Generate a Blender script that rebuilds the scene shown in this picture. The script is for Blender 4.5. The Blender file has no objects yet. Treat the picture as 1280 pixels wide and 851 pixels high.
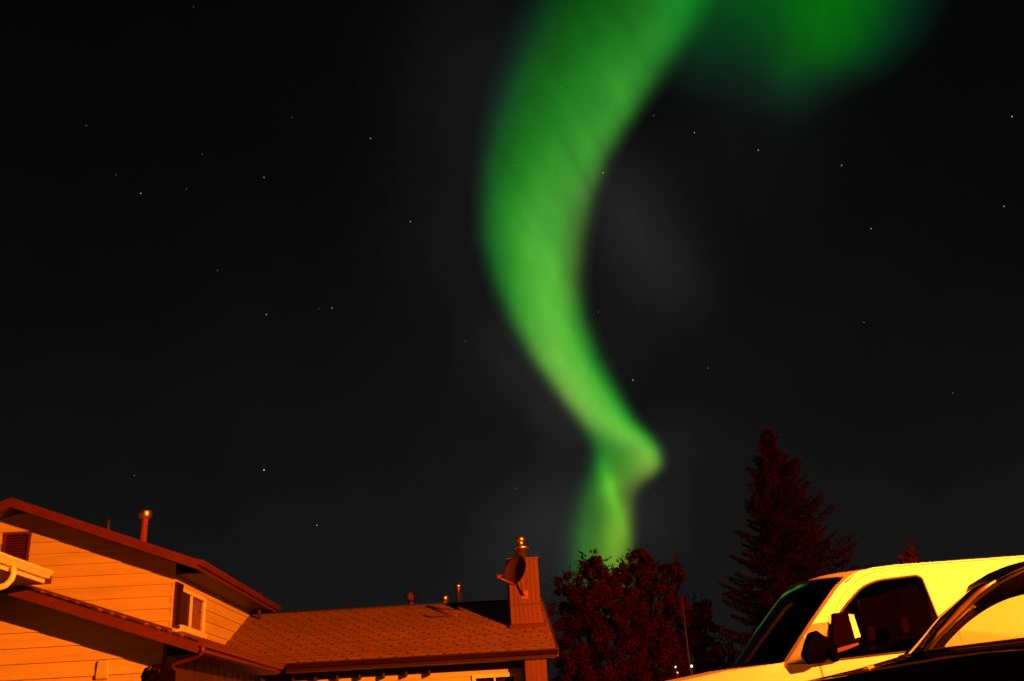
import bpy, bmesh, math, random
import numpy as np
from mathutils import Vector, Matrix
from mathutils.geometry import delaunay_2d_cdt
random.seed(7); rng = np.random.default_rng(11)
S = bpy.context.scene; COL = S.collection
R_ = math.radians

# ------------------------------------------------------------------ camera
FPX, PITCH, ROLL, EYE = 1200.0, R_(21.8), math.atan(.06), Vector((0, 0, .6))
FW = Vector((0, math.cos(PITCH), math.sin(PITCH)))
_u = Vector((0, -math.sin(PITCH), math.cos(PITCH))); _r = Vector((1, 0, 0))
RT = math.cos(ROLL)*_r - math.sin(ROLL)*_u
UP = math.sin(ROLL)*_r + math.cos(ROLL)*_u
cd = bpy.data.cameras.new('camera'); cam = bpy.data.objects.new('camera', cd); COL.objects.link(cam)
cd.sensor_width = 36; cd.lens = 36*FPX/1280; cd.clip_start = .05; cd.clip_end = 9000
M3 = Matrix((RT, UP, -FW)).transposed()
cam.matrix_world = Matrix.Translation(EYE) @ M3.to_4x4()
S.camera = cam

# ------------------------------------------------------------------ render / exposure
S.render.engine = 'CYCLES'
S.view_settings.view_transform = 'Standard'; S.view_settings.look = 'None'
S.view_settings.exposure = 0; S.view_settings.gamma = 1; S.view_settings.use_curve_mapping = False
S.cycles.sample_clamp_indirect = 4

def ray(x, y): return (FW + RT*((x-640)/FPX) - UP*((y-425.5)/FPX))
def sdir(x, y): return ray(x, y).normalized()
def axes(yaw): a = R_(yaw); return Vector((math.cos(a), math.sin(a), 0)), Vector((-math.sin(a), math.cos(a), 0))
def at(x, y, depth, yaw=0):          # the place on a plane at a real depth, in that plane's own frame
    eu, ev = axes(yaw); d = ray(x, y); t = (depth - EYE.dot(ev))/d.dot(ev); P = EYE + d*t
    return Vector((P.dot(eu), depth, P.z))

# ------------------------------------------------------------------ night sky (world)
W = bpy.data.worlds.new('World'); S.world = W; W.use_nodes = True
nt = W.node_tree; N = nt.nodes; L = nt.links; N.clear()
def nd(t, **k):
    n = N.new(t)
    for a, b in k.items(): setattr(n, a, b)
    return n
tc = nd('ShaderNodeTexCoord'); nrm = nd('ShaderNodeVectorMath', operation='NORMALIZE'); L.new(tc.outputs['Generated'], nrm.inputs[0])
sx = nd('ShaderNodeSeparateXYZ'); L.new(nrm.outputs[0], sx.inputs[0])
ramp = nd('ShaderNodeValToRGB'); L.new(sx.outputs['Z'], ramp.inputs[0])
e = ramp.color_ramp.elements
def g(v, t=(1, 1, 1)): c = (v/255.)/12.92 if v <= 10 else ((v/255.+.055)/1.055)**2.4; return (c*t[0], c*t[1], c*t[2], 1)
e[0].position = 0.0; e[0].color = g(21, (.97, 1.02, 1.02))
e[1].position = .75; e[1].color = g(2.5)
for p_, v in ((.12, 20.5), (.25, 14.5), (.38, 9.5), (.52, 5.5)): q = e.new(p_); q.color = g(v, (1, 1, 1))
acc = ramp.outputs[0]
def glow(px, py, tight, col):        # faint grey veils of glow round the aurora
    global acc
    d = nd('ShaderNodeVectorMath', operation='DOT_PRODUCT'); L.new(nrm.outputs[0], d.inputs[0]); d.inputs[1].default_value = sdir(px, py)
    m = nd('ShaderNodeMath', operation='SUBTRACT'); L.new(d.outputs['Value'], m.inputs[0]); m.inputs[1].default_value = 1
    m2 = nd('ShaderNodeMath', operation='MULTIPLY'); L.new(m.outputs[0], m2.inputs[0]); m2.inputs[1].default_value = tight
    m3 = nd('ShaderNodeMath', operation='EXPONENT'); L.new(m2.outputs[0], m3.inputs[0])
    mx = nd('ShaderNodeVectorMath', operation='SCALE'); mx.inputs[0].default_value = col; L.new(m3.outputs[0], mx.inputs['Scale'])
    ad = nd('ShaderNodeVectorMath', operation='ADD'); L.new(acc, ad.inputs[0]); L.new(mx.outputs[0], ad.inputs[1]); acc = ad.outputs[0]
glow(690, 420, 22, (.0021, .0021, .0022))
for x_, y_, t_, a_ in ((762, 225, 1500, .0040), (778, 262, 1300, .0045), (795, 300, 1100, .0048), (818, 335, 900, .0050), (842, 362, 1300, .0030), (790, 245, 700, .0026),
        (690, 650, 700, .0080), (668, 690, 700, .0050), (725, 600, 1200, .0030), (835, 560, 1800, .0050), (815, 625, 1800, .0052), (808, 670, 1600, .0040),
        (600, 40, 260, .0028), (590, 120, 420, .0026), (578, 220, 420, .0026), (582, 320, 500, .0026), (622, 420, 1500, .0050), (650, 465, 2200, .0062), (684, 505, 2400, .0070), (712, 535, 2400, .0055), (770, 430, 1000, .0028), (940, 150, 260, .0026)):
    glow(x_, y_, t_, (a_, a_*.97, a_*1.02))
wm = nd('ShaderNodeMapping'); L.new(nrm.outputs[0], wm.inputs[0]); wm.inputs['Rotation'].default_value = (0, -.5, 0); wm.inputs['Scale'].default_value = (9, 7, 5)
wn_ = nd('ShaderNodeTexNoise'); wn_.inputs['Scale'].default_value = 1; wn_.inputs['Detail'].default_value = 5; L.new(wm.outputs[0], wn_.inputs[0])
wr = nd('ShaderNodeMapRange'); L.new(wn_.outputs[0], wr.inputs[0]); wr.inputs['From Min'].default_value = .3; wr.inputs['From Max'].default_value = .7; wr.inputs['To Min'].default_value = .88; wr.inputs['To Max'].default_value = 1.1
ws = nd('ShaderNodeVectorMath', operation='SCALE'); L.new(acc, ws.inputs[0]); L.new(wr.outputs[0], ws.inputs['Scale']); acc = ws.outputs[0]
bg = nd('ShaderNodeBackground'); L.new(acc, bg.inputs[0]); bg.inputs[1].default_value = 1
wo = nd('ShaderNodeOutputWorld'); L.new(bg.outputs[0], wo.inputs[0])

# ------------------------------------------------------------------ helpers
def tag(o, label=None, cat=None, group=None, kind=None):
    if label: o['label'] = label
    if cat: o['category'] = cat
    if group: o['group'] = group
    if kind: o['kind'] = kind
    return o
def thing(name, label, cat, loc=(0, 0, 0), rz=0, group=None):
    o = bpy.data.objects.new(name, None); COL.objects.link(o); o.location = loc; o.rotation_euler = (0, 0, rz)
    o.empty_display_size = .1
    return tag(o, label, cat, group)

class MB:
    def __init__(s): s.v = []; s.f = []; s.sm = []
    def add(s, vs, fs, smooth=False):
        b = len(s.v); s.v += [tuple(p) for p in vs]; s.f += [tuple(b+i for i in q) for q in fs]; s.sm += [smooth]*len(fs); return s
    def box(s, a, b, M=None):
        (x0, y0, z0), (x1, y1, z1) = a, b
        vs = [Vector(p) for p in ((x0,y0,z0),(x1,y0,z0),(x1,y1,z0),(x0,y1,z0),(x0,y0,z1),(x1,y0,z1),(x1,y1,z1),(x0,y1,z1))]
        if M: vs = [M @ p for p in vs]
        return s.add(vs, ((0,3,2,1),(4,5,6,7),(0,1,5,4),(1,2,6,5),(2,3,7,6),(3,0,4,7)))
    def hexa(s, lo, hi):     # two quads
        return s.add(list(lo)+list(hi), ((0,3,2,1),(4,5,6,7),(0,1,5,4),(1,2,6,5),(2,3,7,6),(3,0,4,7)))
    def tube(s, pts, r, n=10, closed=False, cap=True, flat=1.0):
        pts = [Vector(p) for p in pts]; m = len(pts); rs = r if isinstance(r, (list, tuple)) else [r]*m
        vs = []; prev = None
        for i, p in enumerate(pts):
            a = pts[(i-1) % m] if (closed or i > 0) else p; b = pts[(i+1) % m] if (closed or i < m-1) else p
            t = (b-a).normalized()
            if prev is None:
                n1 = t.orthogonal().normalized()
                if abs(t.z) < .95: n1 = t.cross(Vector((0, 0, 1))).normalized()
            else: n1 = (prev - t*prev.dot(t)).normalized()
            prev = n1; n2 = t.cross(n1)
            for k in range(n):
                an = 2*math.pi*k/n; vs.append(p + n1*math.cos(an)*rs[i] + n2*math.sin(an)*rs[i]*flat)
        fs = []
        for i in range(m if closed else m-1):
            j = (i+1) % m
            for k in range(n): fs.append((i*n+k, i*n+(k+1) % n, j*n+(k+1) % n, j*n+k))
        if cap and not closed: fs += [tuple(range(n))[::-1], tuple(range((m-1)*n, m*n))]
        return s.add(vs, fs, True)
    def lathe(s, prof, c=(0, 0, 0), n=24, M=None):   # profile (r, z)
        vs = []; c = Vector(c)
        for r, z in prof:
            for k in range(n):
                a = 2*math.pi*k/n; p = Vector((r*math.cos(a), r*math.sin(a), z)); vs.append((M @ p if M else p) + c)
        fs = [(i*n+k, i*n+(k+1) % n, (i+1)*n+(k+1) % n, (i+1)*n+k) for i in range(len(prof)-1) for k in range(n)]
        if prof[0][0] > 1e-5: fs.append(tuple(range(n))[::-1])
        if prof[-1][0] > 1e-5: fs.append(tuple(range((len(prof)-1)*n, len(prof)*n)))
        return s.add(vs, fs, True)
    def build(s, name, mat, parent=None, label=None, bevel=0, recalc=True, weld=False):
        me = bpy.data.meshes.new(name); me.from_pydata(s.v, [], s.f); me.update()
        me.polygons.foreach_set('use_smooth', s.sm)
        if recalc or weld:
            bm = bmesh.new(); bm.from_mesh(me)
            if weld: bmesh.ops.remove_doubles(bm, verts=bm.verts, dist=1e-4)
            bmesh.ops.recalc_face_normals(bm, faces=bm.faces); bm.to_mesh(me); bm.free()
        o = bpy.data.objects.new(name, me); COL.objects.link(o); me.materials.append(mat)
        if parent: o.parent = parent
        if label: o['label'] = label
        if bevel:
            b = o.modifiers.new('bevel', 'BEVEL'); b.width = bevel; b.segments = 2; b.limit_method = 'ANGLE'
        return o

# ------------------------------------------------------------------ materials
def mat(name, col, rough=.6, metal=0, var=.0, vscale=3, bump=0, bscale=20, coat=0, spec=.5, stretch=(1, 1, 1), col2=None):
    m = bpy.data.materials.new(name); m.use_nodes = True; n = m.node_tree.nodes; l = m.node_tree.links
    b = n['Principled BSDF']; b.inputs['Roughness'].default_value = rough; b.inputs['Metallic'].default_value = metal
    b.inputs['Specular IOR Level'].default_value = spec
    b.inputs['Coat Weight'].default_value = coat; b.inputs['Coat Roughness'].default_value = .03
    b.inputs['Base Color'].default_value = (*col, 1)
    if var or bump:
        t = n.new('ShaderNodeTexCoord'); mp = n.new('ShaderNodeMapping'); l.new(t.outputs['Object'], mp.inputs[0]); mp.inputs['Scale'].default_value = stretch
    if var:
        z = n.new('ShaderNodeTexNoise'); z.inputs['Scale'].default_value = vscale; z.inputs['Detail'].default_value = 6; z.inputs['Roughness'].default_value = .65; l.new(mp.outputs[0], z.inputs[0])
        r = n.new('ShaderNodeValToRGB'); l.new(z.outputs[0], r.inputs[0])
        c2 = col2 or tuple(c*(1-var) for c in col)
        r.color_ramp.elements[0].position = .32; r.color_ramp.elements[0].color = (*c2, 1)
        r.color_ramp.elements[1].position = .68; r.color_ramp.elements[1].color = (*tuple(min(1, c*(1+var*.4)) for c in col), 1)
        l.new(r.outputs[0], b.inputs['Base Color'])
    if bump:
        z = n.new('ShaderNodeTexNoise'); z.inputs['Scale'].default_value = bscale; z.inputs['Detail'].default_value = 5; l.new(mp.outputs[0], z.inputs[0])
        u = n.new('ShaderNodeBump'); u.inputs['Strength'].default_value = bump; u.inputs['Distance'].default_value = .01; l.new(z.outputs[0], u.inputs['Height']); l.new(u.outputs[0], b.inputs['Normal'])
    return m
def glass(name, tint, rough=.0, ior=1.5):
    m = bpy.data.materials.new(name); m.use_nodes = True; n = m.node_tree.nodes; l = m.node_tree.links; n.clear()
    tr = n.new('ShaderNodeBsdfTransparent'); tr.inputs[0].default_value = (*tint, 1)
    gl = n.new('ShaderNodeBsdfGlossy'); gl.inputs['Roughness'].default_value = rough
    ge = n.new('ShaderNodeNewGeometry'); dt = n.new('ShaderNodeVectorMath'); dt.operation = 'DOT_PRODUCT'; l.new(ge.outputs['Normal'], dt.inputs[0]); l.new(ge.outputs['Incoming'], dt.inputs[1])
    def mm(op, a, b=None):
        k = n.new('ShaderNodeMath'); k.operation = op
        for i, q in enumerate((a, b)):
            if q is None: continue
            if isinstance(q, (int, float)): k.inputs[i].default_value = q
            else: l.new(q, k.inputs[i])
        return k.outputs[0]
    f0 = ((ior-1)/(ior+1))**2*1.6        # both faces of the pane
    fac = mm('ADD', mm('MULTIPLY', mm('POWER', mm('SUBTRACT', 1.0, mm('ABSOLUTE', dt.outputs['Value'])), 5.0), 1-f0), f0)
    mx = n.new('ShaderNodeMixShader'); o = n.new('ShaderNodeOutputMaterial')
    l.new(fac, mx.inputs[0]); l.new(tr.outputs[0], mx.inputs[1]); l.new(gl.outputs[0], mx.inputs[2]); l.new(mx.outputs[0], o.inputs[0])
    return m
def emit(name, col, st):
    m = bpy.data.materials.new(name); m.use_nodes = True; n = m.node_tree.nodes; l = m.node_tree.links; n.clear()
    e_ = n.new('ShaderNodeEmission'); e_.inputs[0].default_value = (*col, 1); e_.inputs[1].default_value = st
    o = n.new('ShaderNodeOutputMaterial'); l.new(e_.outputs[0], o.inputs[0]); return m

M = {}
M['siding'] = mat('siding', (.46, .41, .15), .6, var=.22, vscale=1.1, bump=.25, bscale=60, stretch=(.35, .35, 3))
M['trim'] = mat('trim_white', (.72, .62, .48), .5, var=.10, vscale=4)
M['gutterw'] = mat('gutter_white', (.74, .66, .5), .35, var=.08, vscale=5)
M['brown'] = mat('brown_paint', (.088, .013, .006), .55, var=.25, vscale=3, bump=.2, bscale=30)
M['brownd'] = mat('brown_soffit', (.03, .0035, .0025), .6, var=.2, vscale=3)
M['brownv'] = mat('brown_boards', (.095, .011, .006), .6, var=.3, vscale=4, bump=.3, bscale=40, stretch=(1, 1, .2))
M['metal'] = mat('galvanised_metal', (.8, .62, .5), .36, metal=1, var=.25, vscale=14)
M['gutterd'] = mat('dark_gutter', (.022, .0025, .0025), .5, spec=.2, var=.2)
M['rust'] = mat('rusty_pipe', (.25, .06, .035), .5, metal=.3, var=.3, vscale=9)
M['dark'] = mat('dark_pipe', (.03, .015, .018), .6)
M['curtain'] = mat('curtain', (.8, .5, .3), .8, var=.35, vscale=5, stretch=(6, 6, .4))
M['inner'] = mat('dark_room', (.05, .02, .02), .8)
M['pane'] = glass('window_glass', (.75, .72, .7), .02, 1.5)
M['screen'] = mat('insect_screen', (.025, .006, .006), .6, var=.3, vscale=8, stretch=(5, 5, .4))
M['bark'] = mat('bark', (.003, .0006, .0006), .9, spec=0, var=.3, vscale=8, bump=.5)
M['foundation'] = mat('foundation', (.3, .28, .26), .85, var=.2)

def roof_mat(name, rot, col):
    m = bpy.data.materials.new(name); m.use_nodes = True; n = m.node_tree.nodes; l = m.node_tree.links; b = n['Principled BSDF']; b.inputs['Roughness'].default_value = .85
    uv = n.new('ShaderNodeUVMap'); uv.uv_map = 'UVMap'
    br = n.new('ShaderNodeTexBrick'); l.new(uv.outputs[0], br.inputs[0]); br.offset = .5
    br.inputs['Scale'].default_value = 1; br.inputs['Brick Width'].default_value = 40; br.inputs['Row Height'].default_value = .1087
    br.inputs['Mortar Size'].default_value = .014; br.inputs['Mortar Smooth'].default_value = .25; br.inputs['Bias'].default_value = 0
    br.inputs['Color1'].default_value = (*[c*1.12 for c in col], 1); br.inputs['Color2'].default_value = (*[c*.74 for c in col], 1); br.inputs['Mortar'].default_value = (*[c*.25 for c in col], 1)
    # staggered dark notches, one every third tab
    def brick(wd, rh, ms, off):
        k = n.new('ShaderNodeTexBrick'); l.new(uv.outputs[0], k.inputs[0]); k.offset = off; k.inputs['Scale'].default_value = 1
        k.inputs['Brick Width'].default_value = wd; k.inputs['Row Height'].default_value = rh; k.inputs['Mortar Size'].default_value = ms
        return k
    sp = n.new('ShaderNodeSeparateXYZ'); l.new(uv.outputs[0], sp.inputs[0])
    def mth(op, a, bb=None, c=None):
        k = n.new('ShaderNodeMath'); k.operation = op
        for i, q in enumerate((a, bb, c)):
            if q is None: continue
            if isinstance(q, (int, float)): k.inputs[i].default_value = q
            else: l.new(q, k.inputs[i])
        return k.outputs[0]
    RH = .145
    row = mth('FLOOR', mth('DIVIDE', sp.outputs['Y'], RH*1.5))
    wn = n.new('ShaderNodeTexWhiteNoise'); wn.noise_dimensions = '1D'; l.new(row, wn.inputs['W'])
    shift = mth('MULTIPLY_ADD', wn.outputs['Value'], .07, mth('MULTIPLY', row, .155))
    xx = mth('FRACT', mth('DIVIDE', mth('ADD', sp.outputs['X'], shift), .40))
    yy = mth('FRACT', mth('DIVIDE', sp.outputs['Y'], RH*1.5))
    spot = mth('MULTIPLY', mth('LESS_THAN', xx, .17), mth('LESS_THAN', yy, .62))
    tcn = n.new('ShaderNodeTexNoise'); tcn.inputs['Scale'].default_value = .8; tcn.inputs['Detail'].default_value = 6; tcn.inputs['Roughness'].default_value = .7; l.new(uv.outputs[0], tcn.inputs[0])
    fine = n.new('ShaderNodeTexNoise'); fine.inputs['Scale'].default_value = 26; fine.inputs['Detail'].default_value = 3; l.new(uv.outputs[0], fine.inputs[0])
    cell = n.new('ShaderNodeTexNoise'); cell.inputs['Scale'].default_value = 3.4; l.new(uv.outputs[0], cell.inputs[0])
    keep = mth('MULTIPLY', spot, mth('MULTIPLY_ADD', cell.outputs[0], 2.2, -.35))
    m1 = n.new('ShaderNodeMixRGB'); m1.blend_type = 'MIX'; l.new(keep, m1.inputs[0]); l.new(br.outputs['Color'], m1.inputs[1]); m1.inputs[2].default_value = (*[c*.10 for c in col], 1)
    f1 = mth('MULTIPLY', mth('MULTIPLY_ADD', tcn.outputs[0], .9, .55), mth('MULTIPLY_ADD', fine.outputs[0], .9, .55))
    m2 = n.new('ShaderNodeVectorMath'); m2.operation = 'SCALE'; l.new(m1.outputs[0], m2.inputs[0]); l.new(f1, m2.inputs['Scale']); l.new(m2.outputs[0], b.inputs['Base Color'])
    bu = n.new('ShaderNodeBump'); bu.inputs['Strength'].default_value = .6; bu.inputs['Distance'].default_value = .01; l.new(mth('SUBTRACT', fine.outputs[0], br.outputs['Fac']), bu.inputs['Height']); l.new(bu.outputs[0], b.inputs['Normal'])
    return m
M['roof'] = roof_mat('shingles', 0, (.235, .100, .030))

def planar_uv(o, origin, ex, ey):
    me = o.data; uvl = me.uv_layers.new(name='UVMap')
    for lp in me.loops:
        p = me.vertices[lp.vertex_index].co - origin; uvl.data[lp.index].uv = (p.dot(ex), p.dot(ey))

# ------------------------------------------------------------------ ground
def gz(x, y):
    t = min(1, max(0, (y-6)/2.2)); return -.27*t*t*(3-2*t)
gb = MB(); xs = [-4000, -600, -120, -40, -12, -6, -3, 0, 3, 6, 9, 12, 20, 40, 120, 600, 4000]; ys = [-4000, -400, -60, -10, 0, 3, 5, 6, 6.5, 7, 7.5, 8, 8.2, 10, 16, 30, 60, 200, 900, 4000]
vs = [(x, y, gz(x, y)-.02) for y in ys for x in xs]; nx = len(xs)
gb.add(vs, [(j*nx+i, j*nx+i+1, (j+1)*nx+i+1, (j+1)*nx+i) for j in range(len(ys)-1) for i in range(nx-1)], True)
M['grass'] = mat('dry_grass', (.04, .03, .015), .95, var=.4, vscale=1.5, bump=.6, bscale=8)
M['asphalt'] = mat('driveway_concrete', (.06, .055, .05), .9, var=.2, vscale=2, bump=.3)
tag(gb.build('ground', M['grass'], recalc=False), kind='structure')
db = MB(); xs = [-4.6, 0, 4, 9]; ys = [3.0, 5, 6, 6.4, 6.8, 7.2, 7.6, 8, 8.2, 14, 24.9]; nx = len(xs)
db.add([(x, y, gz(x, y)-.014) for y in ys for x in xs], [(j*nx+i, j*nx+i+1, (j+1)*nx+i+1, (j+1)*nx+i) for j in range(len(ys)-1) for i in range(nx-1)], True)
tag(db.build('driveway', M['asphalt'], recalc=False), kind='structure')
rb = MB(); rb.add([(-60, -9, -.016), (60, -9, -.016), (60, 1.2, -.016), (-60, 1.2, -.016)], [(0, 1, 2, 3)])
tag(rb.build('road', mat('road_asphalt', (.05, .05, .05), .9, var=.2), recalc=False), kind='structure')

# ------------------------------------------------------------------ aurora
def build_aurora():
    # brightness of the glow sampled over angle; rows give left edge, right edge, softness and colours across
    H, Wd, st = 720, 620, 4
    x0, y0 = 570, -60
    ys = np.arange(y0, y0+960, st); xs = np.arange(x0, x0+640, st)
    rows = {  # y: (left, right, soft left, soft right, [(t, (r,g,b)) ...])
     -60:(715,900,80,80,[(0,(0,50,38)),(.3,(5,80,14)),(.6,(22,115,28)),(.85,(20,105,25)),(1,(5,75,18))]),
      0:(668,884,84,60,[(0,(0,50,40)),(.25,(4,85,12)),(.5,(18,112,22)),(.75,(34,124,34)),(1,(10,90,22))]),
     50:(646,858,72,50,[(0,(0,54,40)),(.25,(10,95,14)),(.55,(30,128,34)),(.8,(48,145,48)),(1,(22,100,26))]),
    100:(626,828,60,42,[(0,(0,56,40)),(.25,(14,105,16)),(.55,(38,138,38)),(.8,(58,152,54)),(1,(30,110,30))]),
    150:(611,794,50,36,[(0,(0,56,38)),(.25,(18,112,20)),(.55,(42,142,40)),(.8,(64,156,56)),(1,(40,110,36))]),
    200:(602,764,36,32,[(0,(0,60,25)),(.25,(24,122,24)),(.55,(54,152,48)),(.8,(68,156,56)),(1,(50,100,36))]),
    250:(598,746,32,30,[(0,(0,62,26)),(.25,(32,130,30)),(.5,(70,162,56)),(.75,(76,160,58)),(.9,(70,120,46)),(1,(50,80,36))]),
    300:(600,737,30,30,[(0,(0,65,28)),(.25,(42,138,36)),(.5,(80,172,62)),(.72,(76,160,58)),(.88,(70,112,46)),(1,(45,66,34))]),
    350:(612,732,28,32,[(0,(0,66,28)),(.25,(52,146,40)),(.5,(88,178,66)),(.7,(84,166,58)),(.88,(70,108,42)),(1,(36,60,34))]),
    400:(632,738,28,34,[(0,(10,66,28)),(.22,(66,148,46)),(.48,(102,188,72)),(.7,(86,170,58)),(.88,(40,120,34)),(1,(8,62,26))]),
    450:(660,757,28,32,[(0,(30,60,32)),(.2,(96,160,60)),(.42,(126,198,86)),(.65,(86,176,58)),(.85,(30,128,30)),(1,(0,66,26))]),
    500:(698,784,28,28,[(0,(52,64,40)),(.18,(116,160,70)),(.42,(120,194,80)),(.68,(84,178,58)),(.86,(26,132,28)),(1,(0,66,26))]),
    525:(718,799,28,26,[(0,(52,72,42)),(.2,(108,160,64)),(.45,(118,194,78)),(.7,(92,184,62)),(.88,(28,138,30)),(1,(0,66,26))]),
    545:(732,819,28,24,[(0,(24,76,30)),(.25,(74,140,48)),(.5,(114,190,72)),(.74,(108,194,72)),(.9,(34,140,34)),(1,(0,66,26))]),
    562:(740,830,26,24,[(0,(6,80,26)),(.25,(46,128,40)),(.5,(84,150,52)),(.78,(128,196,80)),(.92,(70,150,50)),(1,(10,70,26))]),
    578:(737,833,26,24,[(0,(4,80,24)),(.2,(44,132,36)),(.45,(68,138,44)),(.72,(126,176,74)),(.9,(130,170,78)),(1,(40,70,40))]),
    590:(735,828,26,24,[(0,(4,80,24)),(.22,(54,142,38)),(.42,(72,142,44)),(.66,(96,140,58)),(.86,(112,142,66)),(1,(44,66,40))]),
    604:(728,811,28,26,[(0,(4,76,24)),(.22,(44,132,34)),(.4,(92,172,56)),(.6,(78,138,48)),(.85,(76,98,46)),(1,(40,54,36))]),
    620:(723,798,34,22,[(0,(4,72,22)),(.22,(40,126,32)),(.48,(84,158,52)),(.64,(82,142,44)),(.85,(68,98,40)),(1,(36,50,34))]),
    640:(717,797,40,20,[(0,(6,66,22)),(.25,(38,120,28)),(.5,(74,146,44)),(.68,(88,156,48)),(.86,(80,116,38)),(1,(38,50,36))]),
    670:(709,796,46,20,[(0,(10,60,22)),(.28,(44,118,30)),(.5,(82,156,44)),(.7,(116,182,56)),(.86,(90,136,40)),(1,(44,58,38))]),
    710:(705,794,48,20,[(0,(10,56,22)),(.3,(46,112,32)),(.5,(86,148,44)),(.7,(104,160,50)),(.86,(84,120,38)),(1,(44,58,38))]),
    740:(704,792,48,24,[(0,(4,20,10)),(.3,(18,40,14)),(.5,(30,54,18)),(.7,(36,58,20)),(.86,(28,42,16)),(1,(14,20,14))]),
     800:(715,800,60,30,[(0,(0,0,0)),(.5,(2,6,3)),(1,(0,0,0))]),
     880:(710,805,60,40,[(0,(0,0,0)),(.5,(0,0,0)),(1,(0,0,0))])}
    ky = sorted(rows); T = np.linspace(0, 1, 41)
    tab = []
    for k in ky:
        l_, r_, a, b, c = rows[k]; ts = [q[0] for q in c]
        cc = np.stack([np.interp(T, ts, [(q[1][i]/255.) for q in c]) for i in range(3)], 1)
        tab.append((l_, r_, a, b, cc))
    def smooth(arr, n):
        arr = np.pad(arr, ((8, 8), (8, 8), (0, 0)), mode='edge')
        for _ in range(n):
            for ax in (0, 1): arr = (np.roll(arr, 1, ax)+2*arr+np.roll(arr, -1, ax))/4
        return arr[8:-8, 8:-8]
    img = np.zeros((len(ys), len(xs), 3)); pad = 12
    P = [np.interp(ys, ky, [t[i] for t in tab]) for i in range(4)]
    CC = np.stack([[np.interp(ys, ky, [t[4][j, i] for t in tab]) for i in range(3)] for j in range(41)])  # 41,3,ny
    for j, y in enumerate(ys):
        l_, r_, a, b = (p[j] for p in P)
        t = np.clip((xs-l_)/(r_-l_), 0, 1)
        wl = np.clip((xs-(l_-a*.55))/a, 0, 1); wr = np.clip(((r_+b*.45)-xs)/b, 0, 1)
        w = (wl*wl*(3-2*wl))*(wr*wr*(3-2*wr))
        c = np.stack([np.interp(t, T, CC[:, i, j]) for i in range(3)], 1)
        img[j] += c*w[:, None]
    img = smooth(img, 3); img *= np.interp(ys, [0, 150, 330], [.86, .93, 1])[:, None, None]; lowk = np.interp(ys, [560, 620], [0, 1])[:, None, None]; img = img*(1-lowk)+img*lowk*np.array([1.06, .94, .72]); img[:, :, 2] *= .82; img[:, :, 0] *= .92
    X, Y = np.meshgrid(xs, ys)
    def blob(cx, cy, sx_, sy_, ang, col, pw=2.0):
        ca, sa = math.cos(ang), math.sin(ang); dx, dy = X-cx, Y-cy
        u = (dx*ca+dy*sa)/sx_; v = (-dx*sa+dy*ca)/sy_
        return np.exp(-.5*(u*u+v*v)**(pw/2))[..., None]*np.array(col)/255.
    # the second patch at the top, joined to the ribbon by a darker green band
    K = {-60: [(800,0,0,0),(860,4,78,20),(930,0,84,18),(972,0,84,14),(1030,0,106,5),(1100,0,86,15),(1150,0,45,25),(1215,0,0,0)],
         0: [(800,0,0,0),(860,2,70,18),(920,0,72,18),(972,0,80,14),(1030,0,108,4),(1096,0,84,14),(1140,0,42,26),(1200,0,0,0)],
         50: [(800,0,0,0),(855,2,52,18),(924,0,50,20),(968,0,66,15),(1028,0,102,4),(1082,0,76,12),(1120,0,38,24),(1175,0,0,0)],
         80: [(800,0,0,0),(865,0,34,20),(930,0,38,18),(960,0,52,18),(1000,0,82,14),(1045,0,76,14),(1084,0,40,24),(1145,0,0,0)],
         105: [(800,0,0,0),(865,2,20,14),(930,2,22,15),(965,0,40,20),(988,0,58,20),(1020,0,38,18),(1055,2,18,13),(1115,0,0,0)],
         130: [(820,0,0,0),(900,2,10,8),(960,2,16,12),(990,2,28,16),(1020,3,14,10),(1080,0,0,0)],
         160: [(860,0,0,0),(940,1,4,3),(992,2,8,6),(1060,0,0,0)], 200: [(900,0,0,0),(1100,0,0,0)]}
    kk = sorted(K); tt = np.stack([np.stack([np.interp(xs, [p[0] for p in K[k]], [p[i]/255. for p in K[k]]) for i in (1, 2, 3)], 1) for k in kk])
    second = np.zeros_like(img)
    for j, y in enumerate(ys):
        q = np.interp(y, kk, range(len(kk))); a = int(min(q, len(kk)-2)); second[j] = tt[a]*(1-(q-a))+tt[a+1]*(q-a)
    second = smooth(second, 18)
    img = 1-(1-np.clip(img, 0, 1))*(1-np.clip(second, 0, .6))
    img *= 1+blob(771, 626, 36, 8, 1.27, (150, 255, 110))*.16-blob(742, 640, 50, 9, 1.45, (255, 255, 255))*.16
    # faint rays slanting through the ribbon
    for (cx, cy, sx_, sy_, an, am) in ((755, 190, 70, 6, 1.02, -.07), (715, 270, 60, 7, 1.05, -.06), (745, 300, 55, 5, 1.05, -.05), (690, 330, 60, 9, 1.15, .06), (770, 630, 34, 5, 1.25, .12), (752, 590, 30, 6, 1.3, .06), (660, 160, 80, 14, 1.9, -.05), (700, 120, 90, 7, 1.0, .05), (650, 230, 80, 6, 1.05, -.05), (640, 280, 80, 7, 1.1, .05), (735, 230, 60, 4, 1.03, -.09), (690, 400, 60, 7, 1.15, -.05), (720, 440, 60, 6, 1.0, .06), (800, 60, 80, 8, .95, -.05), (775, 120, 70, 6, 1.0, .05)):
        img *= 1+blob(cx, cy, sx_, sy_, an, (255, 255, 255))*am
    lin = np.where(img <= .04045, img/12.92, ((img+.055)/1.055)**2.4)
    lum = lin.max(2)
    vid = -np.ones(lum.shape, int); verts = []; cols = []; faces = []
    on = lum > .0009
    cellon = np.zeros_like(on)
    for j in range(len(ys)-1):
        for i in range(len(xs)-1):
            if on[j:j+2, i:i+2].all(): cellon[j, i] = True
    RAD = 3000
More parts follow.
